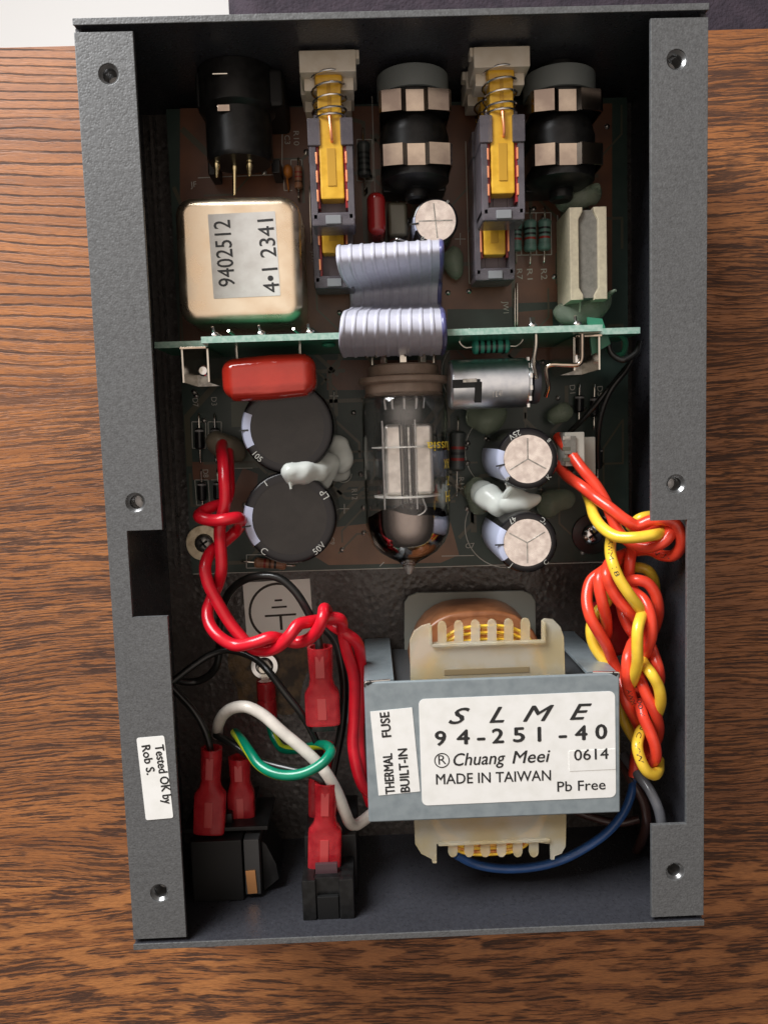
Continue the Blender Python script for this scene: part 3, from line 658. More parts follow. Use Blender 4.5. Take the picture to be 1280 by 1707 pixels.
axial((497, 262), (498, 332), 1.3, .10, 'res_tan', [(.3, 'band_red'), (.5, 'band_red'), (.7, 'band_brown')], 'small brown resistor beside the amber capacitor near the left switch', body=(.2, .75))
axial((402, 936), (492, 943), 1.35, .13, 'res_tan', [(.2, 'band_red'), (.34, 'band_red'), (.5, 'band_brown'), (.66, 'band_black')], 'tan resistor with red bands at the lower edge of the board', body=(.24, .84))
t = solo('ceramic_capacitor', MB().sphere(P(480, 285, 1.45), .17, 3, (.75, 1, 1.1)).tube([P(478, 292, 1.4), P(481, 316, 1.2), P(481, 318, Z)], .025, 6), 'res_orange', 'tiny amber ceramic capacitor left of the small brown resistor', 'capacitor')
DG = 'black diodes along the left edge of the board'
def diode(a, b, lab, g=DG, body=(.28, .72)):
    axial(a, b, 1.28, .125, 'diode', [(.14, 'diode_band')], lab, 'diode', 'diode', body, 'tin', g, False, .10)
diode((331, 690), (334, 772), 'black diode in the upper left pair, nearest the left flange')
diode((357, 690), (360, 772), 'black diode in the upper left pair, beside the red wire glue')
diode((335, 783), (338, 855), 'black diode in the lower left pair, nearest the left flange')
diode((362, 783), (364, 852), 'black diode in the lower left pair, hidden partly by the red wire')
D2 = 'black diodes at the right edge of the board'
diode((966, 640), (965, 706), 'black diode right of the glossy silver can, left one of the upper two', D2)
diode((991, 640), (990, 716), 'black diode right of the glossy silver can, right one of the upper two', D2)
diode((997, 726), (996, 800), 'black diode behind the white connector at the right', D2)

# radial electrolytics
def radial(top, z, R_, disc, m_disc, lab, vents, marks, shoulder=.10, stripe=None, name='electrolytic_capacitor', group=None, dome=False, tilt=None):
    C = P(top[0], top[1], z); t = thing(name, lab, 'capacitor', (C.x, C.y, Z), group)
    base = Vector((C.x, C.y, Z + .02)); hgt = z - Z - .02
    if tilt: ax = (C - (base + Vector((tilt[0], tilt[1], 0)))).normalized(); base = base + Vector((tilt[0], tilt[1], 0))
    else: ax = Vector((0, 0, 1))
    sl = part('sleeve', MB().lathe(base, ax, [(R_ * .96, 0), (R_, .06), (R_, hgt - shoulder), (R_ - shoulder * .35, hgt - shoulder * .3), (R_ - shoulder, hgt), (disc, hgt - .01), (disc, hgt - .06)], 56), 'sleeve', t)
    q = Vector((0, 0, 1)).rotation_difference(ax).to_matrix()
    dm = MB().lathe(base, ax, [(disc * 1.01, hgt - .05), (disc * 1.01, hgt - .022)], 48, cap1=False)
    nv = len(vents); o0 = len(dm.v); vs_ = [base + ax * (hgt - .020)]        # scored sectors, each very slightly domed
    for rr_ in (.5, 1.0):
        for i in range(48):
            an = 2 * math.pi * i / 48
            lift_ = 0.0 if m_disc != 'alu' else .018 * rr_ * abs(math.sin((an - R(vents[0][0])) * (1.5 if nv == 3 else 2)))
            vs_.append(base + ax * (hgt - .022 + lift_) + q @ Vector((math.cos(an), math.sin(an), 0)) * disc * 1.01 * rr_)
    dm.add(vs_, [(0, 1 + i, 1 + (i + 1) % 48) for i in range(48)] + [(1 + i, 49 + i, 49 + (i + 1) % 48, 1 + (i + 1) % 48) for i in range(48)])
    dd = part('top_disc', dm, m_disc, t)
    for (a, r0, r1) in vents:
        mid = base + ax * (hgt - .014) + q @ Vector((math.cos(R(a)), math.sin(R(a)), 0)) * (r0 + r1) / 2
        part('vent_groove', MB().box(mid, (r1 - r0, .032, .012), q @ Matrix.Rotation(R(a), 3, 'Z'), .004), 'steel' if m_disc == 'alu' else m_disc, dd)
    if stripe:      # stripe sector painted on the sleeve, over shoulder and side
        a0, a1 = stripe; pr = [(R_ * 1.004, .05), (R_ * 1.004, hgt - shoulder), (R_ - shoulder * .33, hgt - shoulder * .3 + .006), (R_ - shoulder, hgt + .006), (disc + .01, hgt + .003)]
        vs = []; n_ = 14
        for r_, h_ in pr:
            for i in range(n_ + 1):
                a = R(a0 + (a1 - a0) * i / n_); vs.append(base + ax * h_ + q @ Vector((math.cos(a) * r_, math.sin(a) * r_, 0)))
        fs = [(j * (n_ + 1) + i, j * (n_ + 1) + i + 1, (j + 1) * (n_ + 1) + i + 1, (j + 1) * (n_ + 1) + i) for j in range(len(pr) - 1) for i in range(n_)]
        sp = part('stripe', MB().add(vs, fs), 'stripe', sl)
        am = (a0 + a1) / 2
        dirv = q @ Vector((math.cos(R(am)), math.sin(R(am)), 0))
        part('minus_mark', MB().box(base + ax * (hgt - .012 + .012) + dirv * (R_ - shoulder * .6), (.22, .035, .03), q @ Matrix.Rotation(R(am), 3, 'Z')), 'ink', sl)
    for (s_, am, sz) in marks:     # characters round the shoulder, tops towards the centre
        vs, fs = glyphs(s_, .02); x0 = min(v.x for v in vs); x1 = max(v.x for v in vs); wid = (x1 - x0) * sz
        rad = (R_ + disc) / 2 - .0; out = []
        for v in vs:
            arc = (v.x - (x0 + x1) / 2) * sz / rad; rr = rad - (v.y - .35) * sz
            a = R(am) - (-arc) ; zz = hgt + .008 - max(0, rr - (R_ - shoulder)) ** 1.6 * .9
            out.append(base + ax * zz + q @ Vector((math.cos(a) * rr, math.sin(a) * rr, 0)))
        part('lettering', MB().add(out, fs), 'silk' if s_ else 'ink', sl, smooth=False)
    return t
GB = 'large black capacitors left of the tube'
radial((479, 713), 3.3, 1.13, .89, 'cap_top', 'upper large black capacitor, partly under the red dipped capacitor', [], [('105', 222, .2), ('6', -72, .2), ('c', 58, .2)], .12, (158, 205), group=GB)
radial((483, 864), 3.3, 1.15, .91, 'cap_top', 'lower large black capacitor, above the tan banded resistor', [], [('LP', 33, .24), ('50V', -48, .22), ('C', 230, .24), ('1', 122, .22)], .12, (162, 216), group=GB)
GA = 'capacitors with bright metal tops right of the tube'
radial((880, 765), 3.75, .75, .575, 'alu', 'upper capacitor with a bright metal top, red wires passing beside it', [(90, 0, .5), (210, 0, .5), (330, 0, .5)], [('25V', 118, .19), ('K', -42, .17), ('6', 222, .17), ('8', 40, .15)], .12, (160, 222), group=GA)
radial((879, 905), 3.70, .75, .575, 'alu', 'lower capacitor with a bright metal top, next to the black-washered screw', [(30, 0, .5), (150, 0, .5), (270, 0, .5)], [('47', 122, .19), ('\u00b0C', 52, .17), ('J', 232, .18), ('C', -48, .17)], .12, (148, 216), group=GA)
radial((726, 367), 2.55, .56, .50, 'alu', 'small capacitor with a cross-scored pink metal top above the ribbon cable', [(0, -.42, .42), (95, -.42, .42)], [('0', 232, .15), ('II', 55, .14)], .05, (170, 205))
# red film capacitor lying over the upper black capacitor (soldered to the small upright board)
c = P(446, 626, 3.95)
mb = MB(); bm = bmesh.new(); bmesh.ops.create_cube(bm, size=1); 
for v in bm.verts: v.co = Vector((v.co.x * 2.22, v.co.y * 1.02, v.co.z * 1.05))
bmesh.ops.bevel(bm, geom=list(bm.edges), offset=.31, segments=6, profile=.5, affect='EDGES')
bmesh.ops.subdivide_edges(bm, edges=list(bm.edges), cuts=1, use_grid_fill=True)
for v in bm.verts:
    f = 1 - (v.co.x / 1.11) ** 2 * .10; v.co.y *= f; v.co.z *= 1 - abs(v.co.x / 1.11) ** 3 * .12
    v.co.y += .03 * math.sin(v.co.x * 2.2); 
    if v.co.y < -.3 and abs(v.co.x) < .9: v.co.y -= .04
mb.bm(bm, Matrix.Translation(c + Vector((0, 0, -.5))) @ Matrix.Rotation(R(0.5), 4, 'Z')); bm.free()
t = thing('film_capacitor', 'fat glossy red dipped capacitor held on the small upright board', 'capacitor', c + Vector((0, 0, -1)))
part('body', mb, 'redcap', t, ang=70)
for s in (-.75, .75): part('lead', MB().tube(spline([c + Vector((s, .3, -.4)), c + Vector((s, .62, -.35)), c + Vector((s, .95, -.3)), c + Vector((s - .1, 1.05, .05))], 5), .035, 8), 'tin', t)
t = thing('film_capacitor', 'small dark red dipped capacitor standing above the ribbon cable', 'capacitor', P(627, 365, Z))
part('body', MB().box(P(627, 366, 1.95), (.46, 1.05, 1.4), None, .2, 4), 'redcap_dark', t, ang=70)
part('lead', MB().cyl(P(626, 340, Z), P(626, 340, 1.7), .03, 8), 'tin', t); part('lead', MB().cyl(P(627, 395, Z), P(627, 395, 1.7), .03, 8), 'tin', t)
t = thing('film_capacitor', 'small brown-grey film capacitor between the dark red one and the round one', 'capacitor', P(660, 370, Z))
part('body', MB().box(P(662, 372, 1.6), (.5, .85, .9), None, .1, 3), 'brownglass', t, ang=70)
part('lead', MB().tube(spline([P(650, 402, 2.0), P(662, 398, 2.15), P(676, 402, 2.0)], 5), .03, 8), 'tin', t)

# cement / ceramic block resistor with glue lumps
zc_ = 2.6; mt, w_, h_ = frame4((936, 350), (1003, 344), (1012, 500), (945, 505), zc_)
mt, w_, h_ = frame4((947, 345), (1010, 343), (1014, 498), (953, 500), zc_)
t = thing('power_resistor', 'cream ceramic block with an open grey slot between two lumps of glue', 'resistor', (mt.translation.x, mt.translation.y, Z))
o_ = [(-w_/2, -h_/2), (-.14, -h_/2), (-.14, -h_/2 + .12), (-.24, -h_/2 + .30), (-.24, h_/2 - .30), (-.14, h_/2 - .12), (-.14, h_/2), (-w_/2, h_/2)]
mb = MB().plate(o_, [], Z + .1 - zc_, 0, mt, bev=.03).plate([(-x_, y_) for x_, y_ in reversed(o_)], [], Z + .1 - zc_, 0, mt, bev=.03)
part('ceramic_case', mb, 'cement', t)
m3 = mt.copy(); m3.translation = mt.translation + Vector((0, 0, -.75)); part('core', MB().box(m3.translation, (w_ - .3, h_ - .1, 1.3), mt.to_3x3(), .02), 'cement_core', t)
for s in (-1, 1): part('lead', MB().tube([m3.translation + Vector((0, s * h_ / 2 - s * .1, 0)), m3.translation + Vector((0, s * (h_ / 2 + .15), -.1)), m3.translation + Vector((0, s * (h_ / 2 + .2), -.7))], .04, 8), 'tin', t)
# ================= glue lumps =================
blob([(945, 332, 1.75, .34), (962, 328, 1.9, .36), (985, 322, 2.0, .30), (990, 315, 2.3, .14)], 'glue_dull', 'green-tinged glue lump above the cream ceramic block')
blob([(942, 522, 1.6, .30), (962, 520, 1.8, .36), (985, 516, 1.9, .36), (1002, 505, 1.9, .28), (1016, 492, 2.0, .12)], 'glue_dull', 'green-tinged glue lump below the cream ceramic block')
blob([(560, 742, 2.0, .30), (568, 765, 2.1, .34), (545, 775, 2.6, .34), (525, 782, 3.0, .32), (505, 788, 3.25, .30), (485, 788, 3.35, .26), (484, 806, 3.3, .10), (566, 785, 1.7, .3), (535, 800, 2.6, .26)], 'glue', 'long whitish glue lump between the two large black capacitors')
blob([(806, 822, 1.9, .36), (815, 830, 2.4, .36), (828, 842, 2.6, .30), (850, 838, 2.9, .30), (872, 836, 3.0, .26), (890, 832, 3.0, .20), (860, 818, 3.0, .16), (850, 808, 3.1, .12), (846, 798, 3.2, .08)], 'glue', 'whitish glue lump between the two metal-topped capacitors')
blob([(795, 695, 1.7, .34), (812, 700, 1.9, .38), (826, 688, 1.9, .30)], 'glue_dull', 'greenish glue lump just under the silver can')
blob([(795, 815, 1.5, .34), (800, 838, 1.5, .32)], 'glue_dull', 'flat greenish glue lump left of the metal-topped capacitors')
blob([(925, 692, 1.5, .25), (938, 688, 1.5, .28)], 'glue_dull', 'small dark glue lump right of the silver can')
blob([(362, 738, 1.7, .33), (378, 748, 1.6, .38), (392, 752, 1.5, .32)], 'glue_brown', 'brownish glue lump where the red wires leave the board')
blob([(756, 430, 1.4, .30), (760, 450, 1.4, .25)], 'glue_dull', 'faint glue lump at the right end of the ribbon cable')
blob([(915, 840, 1.4, .36), (940, 832, 1.4, .30)], 'glue_dull', 'dull glue lump above the black-washered screw')

# ================= upright daughter board =================
YB = 3.76
db = thing('daughter_board', 'small green board standing on edge across the box, seen along its top edge', 'circuit board', (0, YB, Z))
o_ = [(-5.8, 1.9), (-5.8, 3.6), (-4.56, 3.6), (-4.56, 4.28), (4.62, 4.28), (4.62, 3.95), (4.75, 3.6), (5.72, 3.6), (5.72, 1.9), (4.6, 1.9), (4.6, 1.12), (-4.6, 1.12), (-4.6, 1.9)]
mtY = Matrix(((1, 0, 0, 0), (0, 0, 1, YB), (0, 1, 0, 0), (0, 0, 0, 1)))
part('board', MB().plate(o_, [], -.072, .072, mtY), 'board_green', db)
mb = MB().box((.03, YB, 4.286), (9.18, .146, .012)).box((-5.18, YB, 3.606), (1.24, .146, .012)).box((5.23, YB, 3.606), (.98, .146, .012))
part('board_edge', mb, 'board_edge', db)
for (px_, py_) in ((358, 558), (435, 555), (517, 553), (894, 537), (968, 536), (365, 562)):
    q = onY(px_, py_, YB + .12)
    part('solder_joint', MB().sphere(Vector((q.x, YB + .10, min(q.z, 4.2))), .11, 2, (1, .8, .8)).tube([Vector((q.x, YB + .08, 4.12)), Vector((q.x - .05, YB + .3, 4.2))], .03, 6), 'chrome', db)
q = onY(552, 583, YB - .1)
part('wire_loop', MB().tube([Vector((q.x + .13 * math.cos(a / 8 * math.pi), YB - .12, 3.6 + .13 * math.sin(a / 8 * math.pi))) for a in range(-6, 11)], .04, 8), 'board_green', db)
# metal angle clips holding the board
for px_, s_, lb in ((350, 1, 'bright folded metal clip at the left end of the upright board'), (905, -1, 'folded metal clip behind the silver can at the upright board')):
    q = onY(px_, 600, YB - .2); Xq = q.x
    t = thing('metal_clip', lb, 'clip', (Xq, YB - .4, Z), 'folded metal clips on the upright board')
    part('plate', MB().box((Xq, YB - .11, 2.6), (.62, .05, 2.4), None, .01), 'strap', t)
    part('side_leaf', MB().box((Xq - .30, YB - .5, 2.5), (.05, .8, 2.2), None, .01), 'tin', t)
    part('side_leaf', MB().box((Xq + .30, YB - .5, 2.5), (.05, .8, 2.2), None, .01), 'tin', t)
    part('cross_leaf', MB().box((Xq, YB - .75, 2.1), (.56, .30, .05), None, .01), 'steel', t)
    part('rivet', MB().lathe((Xq, YB - .55, 2.6), (0, 0, 1), [(.14, -.5), (.14, .1), (.1, .14), (.001, .15)], 16), 'chrome', t)
# teal resistor in front of the board
A = onY(768, 578, YB - .45); Bq = onY(868, 575, YB - .45); zt_ = 3.05
t = thing('resistor', 'bright teal banded resistor with curled leads in front of the upright board', 'resistor', (P(818, 578, zt_).x, YB - .45, 2.9))
a = P(786, 578, zt_); b = P(850, 576, zt_)
L = (b - a).length; r = .165; d = (b - a).normalized()
part('body', MB().lathe(a, d, [(.06, 0), (r * .9, .03), (r * 1.12, .07), (r * 1.12, .16), (r, .2), (r, L - .2), (r * 1.12, L - .16), (r * 1.12, L - .07), (r * .9, L - .03), (.06, L)], 24), 'res_teal', t)
for f in (.19, .35, .50, .64, .83): part('band', MB().lathe(a + d * (L * f - .035), d, [(r, 0), (r * (1.14 if f < .2 or f > .8 else 1.03), .003), (r * (1.14 if f < .2 or f > .8 else 1.03), .06), (r, .063)], 24), 'band_black', t)
for e, dr in ((a, -1), (b, 1)):
    part('lead', MB().tube(spline([e, e + Vector((dr * .16, 0, 0)), e + Vector((dr * .30, .14, .05)), e + Vector((dr * .22, .30, .1)), e + Vector((dr * .05, .42, .1))], 6), .03, 8), 'tin', t)
# silver can with bayonet slot
zc2 = 3.15; a = P(750, 640, zc2 + .3); b = P(885, 636, zc2 + .3); a.z = b.z = zc2; d = (b - a).normalized(); L = (b - a).length; rr = .60
t = thing('shielded_capacitor', 'silver metal cylinder with a black notch and rubber ring beside the tube', 'capacitor', ((a.x + b.x) / 2, a.y, 2.4))
ca = part('can', MB().lathe(a, d, [(rr * .9, 0), (rr * .98, .04), (rr, .08), (rr, L - .12), (rr * .97, L - .08), (rr * .93, L - .07), (rr * .93, L - .02), (rr * .75, L)], 48), 'can_silver', t)
part('notch', MB().box(a + d * .36 + Vector((0, -.02, rr - .03)), (.66, .20, .08), None, .01).box(a + d * .64 + Vector((0, -.22, rr - .08)), (.17, .50, .10), Matrix.Rotation(R(18), 3, 'X'), .01), 'hole', ca)
part('notch_tongue', MB().box(a + d * .44 + Vector((0, .05, rr + .005)), (.34, .09, .03), None, .01), 'steel', ca)
for k in range(6): part('crimp_tooth', MB().box(a + d * (L - .045) + Vector((0, math.cos(k * .5 + .3) * rr * .96 * -1 + .0, math.sin(k * .5 + .3) * rr * .96)), (.07, .12, .05), Matrix.Rotation(0, 3, 'X'), .01), 'chrome', ca)
part('rubber_ring', MB().lathe(a + d * (L + .02), d, [(rr * .7, 0), (rr * .86, .03), (rr * .88, .12), (rr * .84, .2), (rr * .6, .22)], 36), mat('dark_grey_rubber', (.045, .045, .055), .45), t)
part('lead', MB().tube(spline([P(893, 546, 4.0), P(893, 575, 3.95), P(889, 606, 3.8), P(892, 620, 3.7), P(896, 645, 3.5), P(890, 668, 3.2)], 6), .055, 10), 'tin', t)
ld = [P(970, 556, 4.05), P(970, 580, 4.0), P(969, 600, 3.95), P(964, 607, 3.93), P(940, 608, 3.9), P(917, 608, 3.88), P(911, 613, 3.85), P(912, 630, 3.75), P(914, 645, 3.6), P(910, 660, 3.4)]
part('lead', MB().tube(spline(ld, 6), .055, 10), 'strap', t)
lettering(ca, '1 E 47', (822, 662), (838, 660), 9, 3.72, 'steel', .02)
# cable guide loops right end
t = solo('board_clip', MB().plate([(0, 0), (.45, .25), (.25, .85), (-.1, .9)], [], 0, .1, Matrix.Translation(P(985, 592, 3.3))).tube(spline([P(1010, 560, 3.2), P(1028, 556, 3.2), P(1042, 568, 3.1), P(1038, 588, 3.0), P(1022, 592, 3.0), P(1012, 580, 3.0)], 6), .07, 8), 'board_green', 'green looped clip at the right end of the upright board', 'clip')

# ================= ribbon cable =================
rib = thing('ribbon_cable', 'pale lilac ribbon cable folded twice over the upright board', 'cable', P(650, 540, Z))
ST = [(566, 746, 592, 588, 3.2), (562, 748, 583, 581, 3.75), (560, 750, 572, 570, 4.35), (561, 750, 553, 549, 4.75), (563, 748, 535, 530, 4.70), (566, 747, 524, 522, 4.25), (572, 745, 520, 517, 3.2), (578, 742, 517, 512, 2.2),
      (580, 740, 512, 506, 1.55), (580, 740, 500, 488, 1.35), (579, 741, 486, 470, 1.4), (576, 742, 478, 456, 2.1), (569, 744, 468, 444, 2.9), (561, 745, 454, 432, 3.5), (556, 745, 434, 416, 3.85), (555, 745, 418, 405, 3.7), (557, 742, 412, 402, 3.1), (562, 738, 418, 408, 2.2), (570, 730, 428, 420, 1.2)]
NW = 10
for i in range(NW):
    f = (i + .5) / NW
    pts = spline([P(a_ + (b_ - a_) * f, c_ + (d_ - c_) * f, z_) for a_, b_, c_, d_, z_ in ST], 7)
    part('conductor', MB().tube(pts, .070, 8), 'ribbon_edge' if i == NW - 1 else 'ribbon', rib, 'indigo edge conductor' if i == NW - 1 else None, ang=70)
# thin web joining the conductors
cols = [spline([P(a_ + (b_ - a_) * f, c_ + (d_ - c_) * f, z_) for a_, b_, c_, d_, z_ in ST], 7) for f in [.05 + .9 * k / 8 for k in range(9)]]
nn = len(cols[0]); vs = [p for c_ in cols for p in c_]
web = MB(); 
for sgn in (-1, 1):
    off = []
    for ci, c_ in enumerate(cols):
        for j, p in enumerate(c_):
            tg = (c_[min(j + 1, nn - 1)] - c_[max(j - 1, 0)]).normalized(); nx = tg.cross(Vector((1, 0, 0))).normalized()
            off.append(p + nx * .045 * sgn)
    web.add(off, [(c_ * nn + j, c_ * nn + j + 1, (c_ + 1) * nn + j + 1, (c_ + 1) * nn + j) for c_ in range(8) for j in range(nn - 1)])
part('web', web, 'ribbon', rib, ang=80)

# ================= vacuum tube and its socket =================
ax = Vector((0, -1, 0)); zt_ = 2.45; Xt = .10
so = thing('tube_socket', 'brown nine-pin socket holding the glass tube against the upright board', 'socket', (Xt, YB - .6, zt_ - .9))
y0 = YB - .2
part('body', MB().lathe((Xt, P(676, 604, 3.3).y, zt_), ax, [(.5, 0), (.84, .0), (.88, .04), (.88, .26), (.92, .29), (1.12, .31), (1.14, .34), (1.14, .43), (1.10, .47), (.98, .49), (.97, .78), (.93, .81), (.6, .81)], 56), 'socket', so)
for k in range(9):
    a_ = R(20 + k * 36); v_ = Vector((math.cos(a_) * .82, 0, math.sin(a_) * .82))
    part('contact', MB().box(Vector((Xt, y0 - .10, zt_)) + v_, (.16, .50, .05), Matrix.Rotation(-a_ + R(90), 3, 'Y'), .01), 'tin', so)
for k in range(9):
    xx = -.95 + k * .235
    if k in (3, 5): continue
    part('lead', MB().tube(spline([(Xt + xx, y0 + .12, 3.45), (Xt + xx, y0 - .05, 3.42), (Xt + xx + .03, y0 - .20, 3.30), (Xt + xx + .05, y0 - .12, 3.1)], 5), .028, 6), 'chrome', so)
tb = thing('vacuum_tube', 'clear glass vacuum tube lying in its socket with a mirrored lower end', 'tube', (Xt, .4, zt_ - 1.08))
yt = P(676, 655, zt_).y + .05
GP = [(.93, 0), (1.0, .10), (1.06, .28), (1.09, .5), (1.09, 3.35), (1.05, 3.62), (.95, 3.86), (.76, 4.08), (.50, 4.24), (.30, 4.34), (.18, 4.44), (.12, 4.56), (.085, 4.66), (.03, 4.70)]
GI = [(max(r_ - .055, .004), h_ if h_ < 4.3 else h_ - .06) for r_, h_ in GP][:11]
gm = MB().lathe((Xt, yt, zt_), ax, GP + [], 64, cap0=False)
gm.lathe((Xt, yt, zt_), ax, GI, 64, cap0=False)
n0 = 64   # close the mouth between outer and inner wall
off = len(GP) * 64
gm.f += [(i, off + i, off + (i + 1) % 64, (i + 1) % 64) for i in range(64)]
me = bpy.data.meshes.new('envelope'); me.from_pydata([v - WL[tb.name] for v in gm.v], [], gm.f)
bm = bmesh.new(); bm.from_mesh(me); bmesh.ops.recalc_face_normals(bm, faces=bm.faces); bm.to_mesh(me); bm.free()
for p in me.polygons: p.use_smooth = True
me.materials.append(M['glass']); env = bpy.data.objects.new('envelope', me); COL.objects.link(env); env.parent = tb; WL['envelope'] = WL[tb.name]
# getter flash: mirror film inside the end, with a wavering edge
vs = []; n_ = 96; rows = [3.10, 3.3, 3.5, 3.62, 3.76, 3.86, 3.98, 4.08, 4.17, 4.24]
def rad_at(h):
    for (r1, h1), (r2, h2) in zip(GP, GP[1:]):
        if h1 <= h <= h2: return r1 + (r2 - r1) * (h - h1) / (h2 - h1)
    return .1
for ri, h in enumerate(rows):
    for i in range(n_):
        a_ = 2 * math.pi * i / n_
        hh = h if ri else h + .14 * math.sin(a_ * 2 + .8) + .05 * math.sin(a_ * 5)
        r_ = rad_at(hh) - .068
        vs.append(Vector((Xt, yt - hh, zt_)) + Vector((math.cos(a_) * r_, 0, math.sin(a_) * r_)))
fs = [(j * n_ + i, j * n_ + (i + 1) % n_, (j + 1) * n_ + (i + 1) % n_, (j + 1) * n_ + i) for j in range(len(rows) - 1) for i in range(n_)]
part('getter_mirror', MB().add(vs, fs), 'getter', tb, ang=80)
yy = lambda py: P(676, py, 3.2).y
part('base_disc', MB().lathe((Xt, yt - .06, zt_), ax, [(.6, 0), (.9, .03), (.92, .12), (.7, .16)], 40), mat('tube_base_glass', (.12, .09, .08), .12), tb)
for k in range(9):
    a_ = R(20 + k * 36); v_ = Vector((math.cos(a_) * .55, 0, math.sin(a_) * .55))
    part('pin', MB().cyl(Vector((Xt, yt + .1, zt_)) + v_, Vector((Xt, yt - .45, zt_)) + v_ * .9, .035, 8), 'chrome', tb)
for hy, rr_ in ((yy(744), .86), (yy(828), .84)):
    part('mica_disc', MB().lathe((Xt, hy, zt_), ax, [(rr_, 0), (rr_, .035)], 40), 'mica', tb)
for s, x_ in ((-1, 'left'), (1, 'right')):
    xx = Xt + (-.30 if s < 0 else .42)
    mb = MB().box((xx, (yy(706) + yy(828)) / 2, zt_), (.50, yy(706) - yy(828), .95), None, .12, 3)
    part('anode', mb, 'plate', tb)
part('shield', MB().box((Xt + .06, (yy(712) + yy(835)) / 2, zt_), (.06, yy(712) - yy(835), 1.0), None, .01), 'steel', tb)
for px_ in (640, 694):
    xx = P(px_, 780, 3.2).x; part('support_rod', MB().tube([(xx, yy(700), 3.1), (xx + .0, yy(850), 3.1)], .024, 8), 'chrome', tb)
for px_ in (668, 679, 687):
    xx = P(px_, 780, 3.0).x; part('support_rod', MB().tube([(xx, yy(708), 2.95), (xx + .02, yy(848), 2.95)], .02, 8), 'hole', tb)
part('getter_ring', MB().tube(spline([(Xt + .35, yy(832), 3.15), (Xt + .42, yy(852), 3.12), (Xt + .2, yy(862), 3.1), (Xt - .1, yy(867), 3.05), (Xt - .3, yy(868), 2.9), (Xt - .1, yy(870), 2.8)], 6), .03, 8), 'chrome', tb)
part('tip', MB().lathe((Xt, yt - 4.40, zt_), ax, [(.05, 0), (.10, .05), (.11, .14), (.05, .24), (.02, .3)], 16), mat('milky_glass', (.6, .58, .55), .15, trans=.3), tb)
def tubetext(s_, y_, a_c, h, wd):
    vs, fs = glyphs(s_, .01); x0 = min(v.x for v in vs); x1 = max(v.x for v in vs); sc_ = wd / (x1 - x0)
    out = []
    for v in vs:      # upside down: text runs from the right side over the top towards the left
        arc = (v.x - x0) * sc_ / 1.1; a2 = R(a_c) + arc; r_ = 1.098
        yv = y_ - v.y * h / .7
        out.append(Vector((Xt + math.cos(a2) * r_, yv, zt_ + math.sin(a2) * r_)))
    part('lettering', MB().add(out, fs), 'tubeprint', tb, smooth=False)
tubetext('Russia', yy(738), 6, .24, 1.12); tubetext('12AX', yy(768), 5, .24, .55); tubetext('7', yy(797), 14, .24, .18); tubetext('EH', yy(822), 5, .28, .50)

# ================= connector header and small black bits at the right =================
t = thing('wire_connector', 'small ivory connector block right of the upper metal-topped capacitor', 'connector', P(960, 760, Z))
part('housing', MB().box(P(948, 748, 2.3), (.50, .85, 1.2), None, .03).box(P(974, 760, 1.9), (.34, 1.0, .9), None, .03), 'white_plastic', t)
part('slot', MB().box(P(950, 742, 2.95), (.30, .45, .05), None, .01), 'cement_core', t)
for k in range(3): part('terminal', MB().box(P(944, 730 + 18 * k, 2.95), (.2, .1, .06), None, .01), 'brownglass' if k else 'steel', t)

